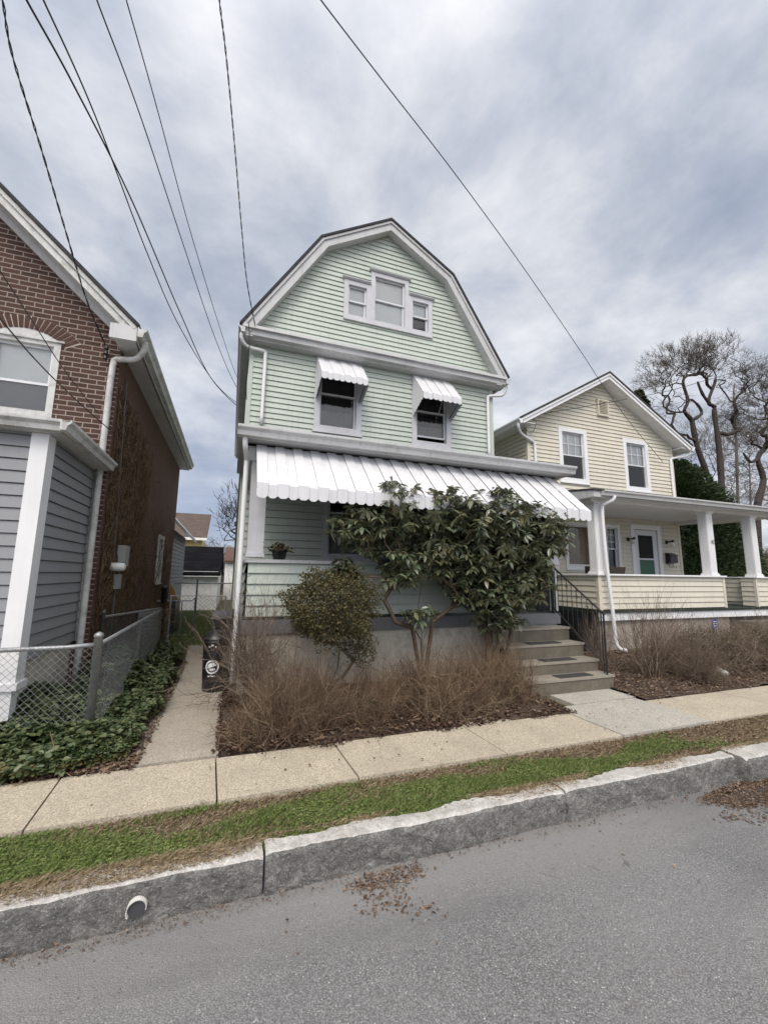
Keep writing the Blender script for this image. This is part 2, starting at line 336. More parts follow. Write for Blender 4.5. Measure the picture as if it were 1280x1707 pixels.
def npmesh(name, V, Fq, mats, parent=None, smooth=False, mi=None, tone=None):
    V = np.asarray(V, dtype=np.float64)-rootloc(parent); k = Fq.shape[1]
    me = bpy.data.meshes.new(name); me.vertices.add(len(V)); me.vertices.foreach_set('co', V.astype(np.float32).ravel())
    me.loops.add(Fq.size); me.loops.foreach_set('vertex_index', Fq.astype(np.int32).ravel())
    me.polygons.add(len(Fq)); me.polygons.foreach_set('loop_start', np.arange(0, Fq.size, k, dtype=np.int32))
    for m_ in ([mats] if isinstance(mats, str) else mats): me.materials.append(MATS[m_])
    if mi is not None: me.polygons.foreach_set('material_index', mi.astype(np.int32))
    if smooth: me.polygons.foreach_set('use_smooth', np.ones(len(Fq), bool))
    if tone is not None: me.attributes.new('tone', 'FLOAT', 'POINT').data.foreach_set('value', np.asarray(tone, np.float32))
    me.update(calc_edges=True); me.validate()
    return link(bpy.data.objects.new(name, me), parent)
def unit(a): return a/(np.linalg.norm(a, axis=-1, keepdims=True)+1e-9)
def tubes(A, B, ra, rb, k=3):
    A = np.asarray(A, float); B = np.asarray(B, float); n = len(A)
    ra = np.broadcast_to(ra, n); rb = np.broadcast_to(rb, n)
    d = unit(B-A); ref = np.where(np.abs(d[:, 2:3]) < .9, np.array([[0, 0, 1.]]), np.array([[1., 0, 0]]))
    a = unit(np.cross(d, ref)); b_ = np.cross(d, a); V = np.zeros((n, 2*k, 3))
    for j in range(k):
        t = 2*math.pi*j/k; o = math.cos(t)*a+math.sin(t)*b_
        V[:, j] = A+o*ra[:, None]; V[:, k+j] = B+o*rb[:, None]
    base = (np.arange(n)*2*k)[:, None, None]
    Fq = np.array([[j, (j+1) % k, k+(j+1) % k, k+j] for j in range(k)])[None]+base
    return V.reshape(-1, 3), Fq.reshape(-1, 4)
def leaves(C, D, Nn, L, Wd, fold=.25, droop=.15):
    n = len(C); D = unit(D); S = unit(np.cross(D, Nn)); U = np.cross(S, D)
    L = np.broadcast_to(L, n)[:, None]; Wd = np.broadcast_to(Wd, n)[:, None]; V = np.zeros((n, 6, 3))
    dz_ = np.array([0, 0, -1.])
    V[:, 0] = C; V[:, 3] = C+D*L+dz_*L*droop
    for i, (t, wd) in enumerate(((.35, .5), (.72, .42))):
        m_ = C+D*L*t+dz_*L*droop*t*t
        V[:, 1+i] = m_-S*Wd*wd+U*Wd*fold; V[:, 5-i] = m_+S*Wd*wd+U*Wd*fold
    Fq = np.array([[0, 3, 2, 1], [0, 5, 4, 3]])[None]+(np.arange(n)*6)[:, None, None]
    return V.reshape(-1, 3), Fq.reshape(-1, 4)
def join(parts):
    V = []; Fs = []; o = 0
    for v_, f_ in parts: V.append(v_); Fs.append(f_+o); o += len(v_)
    return np.concatenate(V), np.concatenate(Fs)
def rdir(n, zmin=-1, zmax=1):
    z = rng.uniform(zmin, zmax, n); t = rng.uniform(0, 2*math.pi, n); r = np.sqrt(1-z*z)
    return np.stack([r*np.cos(t), r*np.sin(t), z], 1)
def copy_tree(o, parent=None):
    c = o.copy(); COL.objects.link(c); c.parent = parent
    for ch in list(o.children): copy_tree(ch, c)
    return c
def front(Y): return lambda s_, d, z: (s_, Y-d, z)           # faces the street (-Y)
def leftw(X): return lambda s_, d, z: (X-d, s_, z)           # faces -X
def rightw(X): return lambda s_, d, z: (X+d, s_, z)          # faces +X
def srange(poly, z):
    xs = []
    n = len(poly)
    for i in range(n):
        (a, za), (b, zb) = poly[i], poly[(i+1) % n]
        if (za <= z <= zb) or (zb <= z <= za):
            if abs(zb-za) < 1e-9: xs += [a, b]
            else: xs.append(a+(b-a)*(z-za)/(zb-za))
    return min(xs), max(xs)
def siding(mb, pl, poly, holes=(), course=.102, z0=None, prot=.019, GP=None):
    zs = [p[1] for p in poly]; lo, hi = min(zs), max(zs); z0 = lo if z0 is None else z0
    brk = set(round(z, 5) for z in zs)
    k = math.floor((lo-z0)/course)
    cl_ = []
    z = z0+k*course
    while z < hi: cl_.append(round(z, 5)); z += course
    brk |= set(q for q in cl_ if lo < q < hi)
    GP = (.0062 if course < .11 else .010) if GP is None else GP
    brk |= set(round(q+GP, 5) for q in cl_ if lo < q+GP < hi)
    for h in holes: brk |= set(round(q, 5) for q in h[2:4] if lo < q < hi)
    brk = sorted(brk); eps = 1e-4
    def dd(z, zc): return prot*(1-(z-zc)/course)+.002
    for a, b in zip(brk, brk[1:]):
        if b-a < 1e-4: continue
        m_ = (a+b)/2; zc = z0+math.floor((m_-z0)/course+1e-6)*course
        la, ra = srange(poly, a+eps); lb, rb = srange(poly, b-eps); lm, rm = srange(poly, m_)
        hs = sorted((h[0], h[1]) for h in holes if h[2] < m_ < h[3])
        segs = []; cur = ('L',)
        cura, curb = la, lb; curm = lm
        for h0, h1 in hs:
            if h0 > curm: segs.append((cura, h0, curb, h0))
            cura = curb = curm = max(curm, h1)
        if curm < rm: segs.append((cura, ra, curb, rb))
        for (a0, a1, b0, b1) in segs:
            if m_ < zc+GP:
                mb.add([pl(a0, -.012, a), pl(a1, -.012, a), pl(b1, -.012, b), pl(b0, -.012, b)], [(0, 1, 2, 3)])
                mb.add([pl(a0, .002, a), pl(a1, .002, a), pl(a1, -.012, a), pl(a0, -.012, a)], [(0, 1, 2, 3)]); continue
            da, db = dd(a, zc), dd(b, zc)
            mb.add([pl(a0, da, a), pl(a1, da, a), pl(b1, db, b), pl(b0, db, b)], [(0, 1, 2, 3)])
            if abs(a-zc-GP) < 1e-3:
                mb.add([pl(a0, -.012, a), pl(a1, -.012, a), pl(a1, da, a), pl(a0, da, a)], [(0, 1, 2, 3)])
def pbox(mb, pl, s0, s1, d0, d1, z0, z1):
    a = [pl(s0, d0, z0), pl(s1, d0, z0), pl(s1, d0, z1), pl(s0, d0, z1)]; b = [pl(s0, d1, z0), pl(s1, d1, z0), pl(s1, d1, z1), pl(s0, d1, z1)]
    mb.hexa(a, b)
def ring(mb, pl, s0, s1, z0, z1, wd, d0, d1, wt=None, wb=None):
    wt = wd if wt is None else wt; wb = wd if wb is None else wb
    pbox(mb, pl, s0, s0+wd, d0, d1, z0, z1); pbox(mb, pl, s1-wd, s1, d0, d1, z0, z1)
    pbox(mb, pl, s0+wd, s1-wd, d0, d1-.002, z1-wt, z1-.001); pbox(mb, pl, s0+wd, s1-wd, d0, d1-.002, z0+.001, z0+wb)
def window(parent, pl, s0, s1, z0, z1, cas=.09, trim='lavender_white', split=.5, blind=None, blindz=0, curtain=None, cz=None, muntin=None, label=None, lower=None, deep=.35, openb=0, sill=.02):
    m_ = MB(); ring(m_, pl, s0, s1, z0, z1, cas, -.09, .03)
    pbox(m_, pl, s0-sill, s1+sill, .0, .05, z0-.035, z0-.002)
    wn = m_.build('window', trim, parent)
    if label: wn['label'] = label
    a, b, c, d = s0+cas, s1-cas, z0+cas, z1-cas
    mz = c+(d-c)*split
    m_ = MB(); ring(m_, pl, a, b, mz-.015, d, .032, -.05, -.02); ring(m_, pl, a+.001, b-.001, c+openb, mz+.018, .032, -.075, -.045)
    if muntin:
        nx, nz = muntin
        for i in range(1, nx): q = a+(b-a)*i/nx; pbox(m_, pl, q-.007, q+.007, -.046, -.03, mz, d)
        for i in range(1, nz): q = mz+(d-mz)*i/nz; pbox(m_, pl, a+.03, b-.03, -.0455, -.0305, q-.007, q+.007)
        if nx > 2 or nz > 2:
            pass
    m_.build('sash', 'sash_white', wn)
    m_ = MB(); m_.add([pl(a+.03, -.04, mz), pl(b-.03, -.04, mz), pl(b-.03, -.04, d-.03), pl(a+.03, -.04, d-.03)], [(0, 1, 2, 3)])
    m_.add([pl(a+.03, -.065, c+.03+openb), pl(b-.03, -.065, c+.03+openb), pl(b-.03, -.065, mz), pl(a+.03, -.065, mz)], [(0, 1, 2, 3)])
    m_.build('pane', 'glass', wn)
    if lower:
        m_ = MB(); m_.add([pl(a+.02, -.03, c+.02), pl(b-.02, -.03, c+.02), pl(b-.02, -.03, mz-.02), pl(a+.02, -.03, mz-.02)], [(0, 1, 2, 3)]); m_.build('insect_screen', 'screen', wn)
    m_ = MB()
    q = [pl(a, -.09, c), pl(b, -.09, c), pl(b, -.09, d), pl(a, -.09, d)]; r_ = [pl(a, -.09-deep, c), pl(b, -.09-deep, c), pl(b, -.09-deep, d), pl(a, -.09-deep, d)]
    m_.add(q+r_, [(0, 1, 5, 4), (1, 2, 6, 5), (2, 3, 7, 6), (3, 0, 4, 7), (4, 5, 6, 7)]); m_.build('room', 'room_dark', wn)
    if blind is not None:
        m_ = MB(); zb = c+(d-c)*blindz; m_.box(0, 0, 0, 0, 0, 0) if False else None
        pbox(m_, pl, a+.01, b-.01, -.084, -.080, zb, d); m_.build('blind', blind, wn)
    if curtain:
        z0c, z1c = cz; m_ = MB(); n = 40; zt = c+(d-c)*z1c; zb = c+(d-c)*z0c
        top = []; bot = []
        for i in range(n+1):
            s_ = a+.01+(b-a-.02)*i/n; dp = -.14+.012*math.sin(i*1.3)
            scal = .025*abs(math.sin(i*.39)) if z1c < .9 else 0
            top.append(pl(s_, dp, zt-scal)); bot.append(pl(s_, dp, zb))
        m_.add(top+bot, [(i, i+1, n+2+i, n+1+i) for i in range(n)]); m_.build('curtain', curtain, wn, True)
    return wn
def gutter_profile_x(mb, x0, x1, yf, yb, z0, z1):   # K-style gutter running along X, front at yf (towards street)
    d = yb-yf
    pf = [(0, yb, z1), (0, yb, z0), (0, yf+d*.45, z0), (0, yf+d*.32, z0+(z1-z0)*.45), (0, yf+d*.02, z0+(z1-z0)*.72), (0, yf, z0+(z1-z0)*.78), (0, yf, z1), (0, yf+.012, z1), (0, yf+.012, z1-.02), (0, yb-.012, z1-.02), (0, yb-.012, z1)]
    mb.prism([(x0, p[1], p[2]) for p in pf], (x1-x0, 0, 0))
def gutter_profile_y(mb, y0, y1, xf, xb, z0, z1):   # running along Y, outer face at xf
    d = xb-xf
    pf = [(xb, z1), (xb, z0), (xf+d*.45, z0), (xf+d*.32, z0+(z1-z0)*.45), (xf+d*.02, z0+(z1-z0)*.72), (xf, z0+(z1-z0)*.78), (xf, z1), (xf+math.copysign(.012, d), z1), (xf+math.copysign(.012, d), z1-.02), (xb-math.copysign(.012, d), z1-.02), (xb-math.copysign(.012, d), z1)]
    mb.prism([(p[0], y0, p[1]) for p in pf], (0, y1-y0, 0))
def smooth_path(pts, n=6):
    pts = [np.array(p, float) for p in pts]; out = []
    P_ = [pts[0]]+pts+[pts[-1]]
    for i in range(1, len(P_)-2):
        for j in range(n):
            t = j/n; a, b, c, d = P_[i-1:i+3]
            out.append(.5*((2*b)+(-a+c)*t+(2*a-5*b+4*c-d)*t*t+(-a+3*b-3*c+d)*t**3))
    out.append(pts[-1]); return out
def grow(root, targets, seg=.25, jit=.03, up=0.0, lazy=.0):
    """connect targets to a growing skeleton; root = list of starting points (a chain)"""
    if isinstance(root[0], list):
        nodes = []; par = []
        for ch in root:
            for i_, p_ in enumerate(ch): par.append(-1 if not nodes else (0 if i_ == 0 else len(nodes)-1)); nodes.append(np.array(p_, float))
    else: nodes = [np.array(p, float) for p in root]; par = [-1]+list(range(len(root)-1))
    base = nodes[0]; order = np.argsort(np.linalg.norm(targets-base, axis=1))
    for ti in order:
        t = targets[ti]; A = np.array(nodes); dv = t-A; dist = np.linalg.norm(dv, axis=1)
        dep = np.linalg.norm(A-base, axis=1)
        cost = dist+lazy*np.maximum(0, dep+dist-np.linalg.norm(t-base)) + .6*np.maximum(0, -dv[:, 2])
        j = int(np.argmin(cost)); p = nodes[j]; L = dist[j]; n = max(1, int(round(L/seg))); last = j
        side = rng.normal(0, 1, 3); side -= side.dot(unit(t-p))*unit(t-p); side = unit(side)*L*rng.uniform(.03, .18)
        for q in range(1, n+1):
            f = q/n; pt = p+(t-p)*f+side*math.sin(math.pi*f)+np.array([0, 0, up*L*math.sin(math.pi*f)])
            if q < n: pt = pt+rng.normal(0, jit, 3)
            nodes.append(pt); par.append(last); last = len(nodes)-1
    nodes = np.array(nodes); par = np.array(par); cnt = np.zeros(len(nodes))
    has = np.zeros(len(nodes), bool); has[par[par >= 0]] = True; cnt[~has] = 1
    for i in range(len(nodes)-1, 0, -1):
        cnt[par[i]] += cnt[i]
    return nodes, par, cnt
def skel_tubes(nodes, par, cnt, r0, rmax, k=5, pw=.5):
    r = np.minimum(rmax, r0*cnt**pw); i = np.arange(1, len(nodes)); p = par[1:]
    ok = p >= 0; i = i[ok]; p = p[ok]
    return tubes(nodes[p], nodes[i], np.minimum(r[p], r[i]*1.35), r[i], k)
def struct(o, kind='structure'): o['kind'] = kind; return o
# ================================================================== THE SETTING
def sheet(name, mat, x0, x1, y0, y1, z):
    m_ = MB(); m_.add([(x0, y0, z), (x1, y0, z), (x1, y1, z), (x0, y1, z)], [(0, 1, 2, 3)]); return struct(m_.build(name, mat))
sheet('road', 'asphalt', -300, 300, -7, 2.60, 0)
sheet('ground', 'lawn_soil', -600, 600, 2.62, 900, .155)
sheet('ground', 'lawn_soil', -600, 600, -600, -7, -.01)
# planting beds: gently bumpy soil
def bed(name, x0, x1, y0, y1, zf, mat='soil', nx=60, ny=30):
    xs = np.linspace(x0, x1, nx); ys = np.linspace(y0, y1, ny); X, Y = np.meshgrid(xs, ys)
    Z = zf(X, Y)+rng.normal(0, .006, X.shape)+.02*np.sin(X*3.1+1)*np.sin(Y*4.3)
    V = np.stack([X, Y, Z], -1).reshape(-1, 3)
    i = np.arange(ny-1)[:, None]*nx+np.arange(nx-1)[None]; i = i.ravel()
    return struct(npmesh(name, V, np.stack([i, i+1, i+nx+1, i+nx], 1), mat, smooth=True))
bedz = lambda X, Y: .19+.085*np.clip((Y-3.9)/1.5, 0, 1)
bed('planting_bed', .02, 3.72, 3.90, 5.60, bedz)
bed('planting_bed', 4.95, 13.0, 3.985, 6.35, lambda X, Y: .188+.11*np.clip((Y-4.0)/1.5, 0, 1)+.05*np.clip((X-7)/4, 0, 1))
bed('planting_bed', -4.5, -.66, 3.905, 8.6, lambda X, Y: .185+.05*np.clip((Y-3.9)/1, 0, 1))
# sidewalk slabs, one object
sw = MB()
js = [-6.6, -5.5, -4.4, -3.3, -2.17, -1.04, .01, .995, 2.32, 3.655, 4.93, 6.3, 7.7, 9.1, 10.5, 12, 13.5, 15, 18, 22, 30]
for i, (a, b) in enumerate(zip(js, js[1:])):
    yb = 3.90 if b < 3.6 else (4.10 if b < 5.5 else 3.98); g = .006
    sw.cur = 1 if abs(a-3.655) < .01 else 0
    dz_ = random.uniform(-.004, .004)
    sk = .035 if a > 0 else 0
    z0_, z1_ = .05, .20+dz_
    q = [(a+g, 3.215, z1_), (b-g, 3.215, z1_), (b-g-.03, yb, z1_), (a+g-.03, yb, z1_)]
    sw.hexa([(p[0], p[1], z0_) for p in q], q)
sw.cur = 1; sw.box(3.93, 4.93, 4.115, 4.56, .05, .206)
struct(sw.build('pavement', ['sidewalk', 'sidewalk_grey']))
pt = MB()
for a, b in ((3.935, 5.35), (5.365, 6.7), (6.715, 8.15), (8.165, 9.8)):
    pt.hexa([(-.64, a, .05), (.0, a, .05), (-.02, b, .05), (-.72, b, .05)], [(-.64, a, .207), (.0, a, .207), (-.02, b, .207), (-.72, b, .207)])
struct(pt.build('path', 'path'))
# kerb stones: rough-split granite, each a thing
def kerb(x0, x1, yf=2.55, zt=.185, wd=.125, label='', dy=0, skew=0):
    nx = max(8, int((x1-x0)/.035)); nz = 8; ny = 5
    V = []; Fq = []; mi = []
    xs = np.linspace(x0, x1, nx+1)
    def nzf(x, z): return .007*math.sin(x*5+z*9+x0)+.004*math.sin(x*17+z*31+1.3)+random.uniform(-.004, .004)
    grid = []
    for j in range(nz+1):
        row = []
        for i in range(nx+1):
            z = -.05+(zt+.05)*j/nz; x = xs[i]
            y = yf+dy+skew*(x-x0)-(nzf(x, z) if 0 < j else 0)+(.008 if j == nz else 0)
            if j == nz: z += .0025*math.sin(x*3+x0)+random.uniform(-.0018, .0018)-(.012 if min(x-x0, x1-x) < .01 else 0)
            row.append(len(V)); V.append((x, y, z))
        grid.append(row)
    for j in range(1, ny+1):
        row = []
        for i in range(nx+1):
            x = xs[i]; row.append(len(V)); V.append((x, yf+dy+skew*(x-x0)+wd*j/ny+(.02*math.sin(x*9)+random.uniform(-.01, .01) if j == ny else 0), zt+.006+.002*math.sin(x*5+j)+random.uniform(-.0015, .0015)))
        grid.append(row)
    for j in range(len(grid)-1):
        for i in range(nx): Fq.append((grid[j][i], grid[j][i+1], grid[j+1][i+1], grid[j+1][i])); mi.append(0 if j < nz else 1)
    for side in (0, nx):               # end faces
        col = [g[side] for g in grid]; b = len(V); V.append((xs[side], yf+wd, -.05)); 
        for a_, c_ in zip(col, col[1:]): Fq.append((a_, c_, b, b)); mi.append(0)
    o = None
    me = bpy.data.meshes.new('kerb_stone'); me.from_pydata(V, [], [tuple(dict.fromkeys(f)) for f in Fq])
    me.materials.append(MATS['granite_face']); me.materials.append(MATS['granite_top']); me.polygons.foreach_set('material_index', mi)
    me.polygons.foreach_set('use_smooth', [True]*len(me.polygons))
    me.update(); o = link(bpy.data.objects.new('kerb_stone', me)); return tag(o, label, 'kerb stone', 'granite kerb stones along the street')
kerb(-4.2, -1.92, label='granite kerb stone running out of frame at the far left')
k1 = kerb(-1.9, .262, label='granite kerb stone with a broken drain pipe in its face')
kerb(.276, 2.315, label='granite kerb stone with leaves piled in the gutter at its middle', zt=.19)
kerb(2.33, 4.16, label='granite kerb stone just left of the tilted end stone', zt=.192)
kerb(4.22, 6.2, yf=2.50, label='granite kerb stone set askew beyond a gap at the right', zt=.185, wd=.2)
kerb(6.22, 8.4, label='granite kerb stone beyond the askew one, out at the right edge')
# broken drain pipe in the kerb face
m_ = MB(); cx_, cz_ = -.325, .085; n = 18
for i in range(n):
    def pt_(a, r, y): return (cx_+r*math.cos(a), y, cz_+r*math.sin(a))
    a0 = R(-20+235*i/n); a1 = R(-20+235*(i+1)/n)
    m_.hexa([pt_(a0, .039, 2.535-.018*(i/n)), pt_(a1, .039, 2.535-.018*((i+1)/n)), pt_(a1, .039, 2.60), pt_(a0, .039, 2.60)], [pt_(a0, .044, 2.533-.018*(i/n)), pt_(a1, .044, 2.533-.018*((i+1)/n)), pt_(a1, .044, 2.60), pt_(a0, .044, 2.60)])
pipe_o = m_.build('drain_pipe', 'pipe_white', k1, True)
m_ = MB(); m_.tube([(cx_, 2.5365, cz_), (cx_, 2.56, cz_)], .039, 16); m_.build('pipe_mouth', 'wire_grey', pipe_o)  # solid dark disc stands in for the shade inside the hollow pipe
# ------------------------------------------------------------------ grass strip and litter
_fk = rng.normal(0, 1, (14, 2))*np.array([3.2, 9]); _fp = rng.uniform(0, 6.28, 14)
def fn(x, y): return sum(np.sin(x*k[0]+y*k[1]+p) for k, p in zip(_fk, _fp))/math.sqrt(7)
def dens(x, y):  # greenness of the verge: strong at left & middle, bare towards the walk and the right
    return np.clip(.86-1.25*np.clip((y-2.93-.05*fn(x, .3))/.2, 0, 1)*np.clip(.35+.35*x, .35, 1)-.28*np.clip((x-1.8)/1.4, 0, 2.0)+.5*fn(x, y)-.5*np.clip((2.72-y)/.06, 0, 1)*np.clip(.5+fn(x*.7, 2.), 0, 1), 0, 1)
def blades(n, x0, x1, y0, y1, z, h0, h1, keep, wd=.0035, lean=.6):
    x = rng.uniform(x0, x1, n); y = rng.uniform(y0, y1, n); k = keep(x, y) > rng.uniform(0, 1, n); x = x[k]; y = y[k]; n = len(x)
    h = rng.uniform(h0, h1, n); t = rng.uniform(0, 2*math.pi, n); l_ = rng.uniform(.1, lean, n)*h
    d = np.stack([np.cos(t), np.sin(t), np.zeros(n)], 1); s_ = np.stack([-np.sin(t), np.cos(t), np.zeros(n)], 1)
    p = np.stack([x, y, np.full(n, z)], 1); V = np.zeros((n, 4, 3))
    V[:, 0] = p-s_*wd; V[:, 1] = p+s_*wd; m1 = p+d*l_[:, None]*.4; m1[:, 2] += h*.65
    V[:, 2] = m1+s_*wd*.8; tip = p+d*l_[:, None]; tip[:, 2] += h; V[:, 3] = tip
    Fq = np.array([[0, 1, 2, 3]])[None]+(np.arange(n)*4)[:, None, None]
    return V.reshape(-1, 3), Fq.reshape(-1, 4)
g = npmesh('grass', *join([blades(170000, -2.6, 5.2, 2.64, 3.215, .16, .010, .036, dens, .0019, 1.3), blades(16000, -2.6, 4.5, 2.66, 3.15, .16, .03, .055, lambda x, y: dens(x, y)*(.5+.5*np.sin(x*7+y*11)), .0016, 1.0), blades(30000, 5.2, 9.5, 2.66, 3.22, .16, .012, .035, lambda x, y: dens(x, y)+.15, .003), blades(10000, -2.6, 4, 2.66, 3.1, .17, .004, .012, dens, .005, 3)]), 'grass')
tag(g, 'short green grass growing on the verge between kerb and sidewalk', 'grass', kind='stuff')
n = 26000; x = rng.uniform(-2.6, 4.5, n); y = rng.uniform(2.66, 3.18, n); k = (dens(x, y)*(.5+.6*fn(y*3, x)) > rng.uniform(0, 1, n)); x = x[k]; y = y[k]; n = len(x)
C = np.repeat(np.stack([x, y, rng.uniform(.165, .192, n)], 1), 3, 0); a_ = np.tile(np.arange(3)*2.1, n)+np.repeat(rng.uniform(0, 6.28, n), 3); L = rng.uniform(.006, .013, 3*n)
g = npmesh('clover', *leaves(C, np.stack([np.cos(a_), np.sin(a_), .2+0*a_], 1), np.array([0, 0, 1.])+.3*rdir(3*n), L, L*.9, .05, 0), 'grass'); tag(g, 'clover and low weeds mixed into the verge grass', 'weeds', kind='stuff')
g = npmesh('dry_grass', *join([blades(90000, -2.6, 7, 2.63, 3.215, .162, .006, .026, lambda x, y: np.clip(1.15-dens(x, y), 0, 1)*.8+.0*x, .0011, 2.6),
     blades(60000, -2.6, 7, 2.585, 2.74, .189, .006, .018, lambda x, y: np.clip(.1+.8*fn(x*1.3, 1.)+(y-2.65)*10, 0, 1), .0011, 3.2)]), 'grass_dry')
tag(g, 'straw coloured dead grass along the kerb edge', 'dead grass', kind='stuff')
g = npmesh('grass', *blades(30000, -2.4, .05, 9.6, 18, .16, .05, .13, lambda x, y: .9+0*x, .008), 'grass')
tag(g, 'green lawn strip in the side yard beyond the gate', 'grass', kind='stuff')
def litter(n, x0, x1, y0, y1, zf, s0=.02, s1=.06, keep=None, curl=.5):
    x = rng.uniform(x0, x1, n); y = rng.uniform(y0, y1, n)
    if keep is not None: k = keep(x, y) > rng.uniform(0, 1, n); x = x[k]; y = y[k]; n = len(x)
    z = zf(x, y)+rng.uniform(.002, .018, n); t = rng.uniform(0, 2*math.pi, n); s_ = rng.uniform(s0, s1, n)
    C = np.stack([x, y, z], 1); D = np.stack([np.cos(t), np.sin(t), rng.uniform(-.25, .45, n)], 1)
    Nn = np.stack([rng.normal(0, .35, n), rng.normal(0, .35, n), np.ones(n)], 1)
    return leaves(C, D, Nn, s_, s_*rng.uniform(.4, .8, n), curl*rng.uniform(-.5, .8, n)[:, None], .05)
def edge_keep(x, y): return np.clip((y-3.86-.05*np.sin(x*5)-.04*np.sin(x*11+1))*12, 0, 1)
o = npmesh('leaf_litter', *litter(26000, -.03, 3.75, 3.76, 5.5, lambda x, y: np.maximum(.2, bedz(x, y)), .012, .04, edge_keep), 'litter_dark'); tag(o, 'dark brown leaf mulch under the shrubs before the green porch', 'leaf litter', kind='stuff')
o = npmesh('leaf_litter', *litter(420, .02, 3.7, 3.93, 4.6, lambda x, y: .225+0*x, .03, .065), 'litter'); tag(o, 'larger pale oak leaves lying on the dark mulch before the green porch', 'leaf litter', kind='stuff')
o = npmesh('leaf_litter', *litter(22000, 4.9, 12, 3.93, 6.2, lambda x, y: .21+.11*np.clip((y-4.0)/1.5, 0, 1)+.05*np.clip((x-7)/4, 0, 1), .012, .042, lambda x, y: np.clip((y-3.95-.04*np.sin(x*7))*14, .03, 1)), 'litter'); tag(o, 'brown fallen leaves under the bushes before the cream porch', 'leaf litter', kind='stuff')
o = npmesh('leaf_litter', *join([litter(15000, -2.5, 8, 2.72, 3.23, lambda x, y: .166+0*x, .008, .026, lambda x, y: np.clip(.10+.30*np.clip(x/3, 0, 1.6)+.5*np.clip((y-3.0)/.15, 0, 1)-.45*dens(x, y), 0, 1)), litter(1500, 3.6, 9, 2.68, 3.2, lambda x, y: .17+0*x, .012, .035)]), 'litter'); tag(o, 'crumbled leaves lying along the street side of the sidewalk', 'leaf litter', kind='stuff')
def pile(n, cx, cy, rx, ry, z, h, k=1.):
    t = rng.uniform(0, 2*math.pi, n); r = np.sqrt(rng.uniform(0, 1, n)); x = cx+rx*r*np.cos(t); y = cy+ry*r*np.sin(t)
    C = np.stack([x, y, z+h*(1-r)*rng.uniform(.1, 1, n)+.003], 1); t2 = rng.uniform(0, 2*math.pi, n); s_ = rng.uniform(.006, .028, n)*k; x += .05*np.sin(y*30)+rng.normal(0, .03, n)
    C[:, 0] = x
    return leaves(C, np.stack([np.cos(t2), np.sin(t2), rng.uniform(-.2, .4, n)], 1), np.stack([rng.normal(0, .4, n), rng.normal(0, .4, n), np.ones(n)], 1), s_, s_*.5, .3, .05)
o = npmesh('leaf_pile', *join([pile(900, .98, 2.46, .24, .07, 0, .004, .4), pile(180, .98, 2.45, .24, .08, 0, .006), pile(160, .85, 2.36, .13, .12, 0, .004), pile(60, 1.0, 2.2, .1, .1, 0, .003)]), 'litter'); tag(o, 'small drift of crushed leaves in the gutter by the middle kerb stone', 'leaf pile', kind='stuff')
o = npmesh('leaf_pile', *join([pile(5000, 4.3, 2.40, .85, .14, 0, .02, .45), pile(2600, 4.15, 2.38, .60, .15, 0, .045), pile(1500, 4.9, 2.36, .6, .16, 0, .04), pile(300, 3.8, 2.2, .4, .12, 0, .008)]), 'litter'); tag(o, 'large heap of brown leaves in the gutter at the kerb gap', 'leaf pile', kind='stuff')
o = npmesh('leaf_litter', *join([litter(260, -.4, 6, 1.2, 2.5, lambda x, y: .0+0*x, .008, .022, lambda x, y: np.clip((y-1.4)*.5, .05, 1)*.5), litter(60, -1, 5, 3.3, 3.9, lambda x, y: .203+0*x, .01, .03), litter(5000, -2.2, 6, 2.46, 2.548, lambda x, y: .0+0*x, .003, .010, lambda x, y: np.clip(.35+.5*fn(x*.6, 1.)+(y-2.52)*8, 0, 1)), litter(900, -2.2, 6, 2.2, 2.5, lambda x, y: .0+0*x, .003, .009), litter(350, -2.2, 5, 2.47, 2.545, lambda x, y: .0+0*x, .008, .02)]), 'litter'); tag(o, 'stray leaf bits scattered over the asphalt and the sidewalk', 'leaf litter', kind='stuff')
for (px_, py_, zz, s_, lb) in ((385+150, 1222, .215, .075, 'large pale oak leaf at the front edge of the leaf bed'),):
    p_ = at(px_, py_, 3.98); p_ = np.array([.86, 3.97, .222]); V = []
    m_ = MB(); nn = 20
    pts = [(0, 0, .012)]+[((.035+.018*math.cos(5*a))*math.cos(a)*1.5, (.035+.018*math.cos(5*a))*math.sin(a), .004+.012*abs(math.sin(a*1.5))) for a in [2*math.pi*i/nn for i in range(nn)]]
    m_.add([p_+np.array(q) for q in pts], [(0, 1+i, 1+(i+1) % nn) for i in range(nn)])
    tag(m_.build('fallen_leaf', 'litter'), lb, 'leaf')
# ================================================================== GREEN HOUSE
GH = thing('green_house', 'pale green gambrel roofed house with a white ribbed awning over its porch', 'house', (2.6, 7.3, .2))
WL, WR, WY, WB = .08, 5.12, 7.30, 15.5
PF = front(WY)
W1 = (1.25, 2.16, 4.31, 5.755); W2 = (3.22, 4.10, 4.27, 5.755); PW = (1.49, 3.05, 1.93, 3.12); DR = (4.02, 4.98, 1.12, 3.10)
m_ = MB(); siding(m_, PF, [(WL, 3.30), (WR, 3.30), (WR, 5.80), (WL, 5.80)], [(a+.01, b-.01, c+.01, d-.01) for a, b, c, d in (W1, W2)], .1015)
siding(m_, PF, [(WL, 1.12), (WR, 1.12), (WR, 3.29), (WL, 3.29)], [(a+.01, b-.01, c+.01, d-.01) for a, b, c, d in (PW, DR)], .127)
m_.build('front_wall', 'green_siding', GH)
m_ = MB(); siding(m_, leftw(WL), [(WY, .75), (WB, .75), (WB, 5.85), (WY, 5.85)], [], .1015); m_.build('side_wall', 'green_siding', GH)
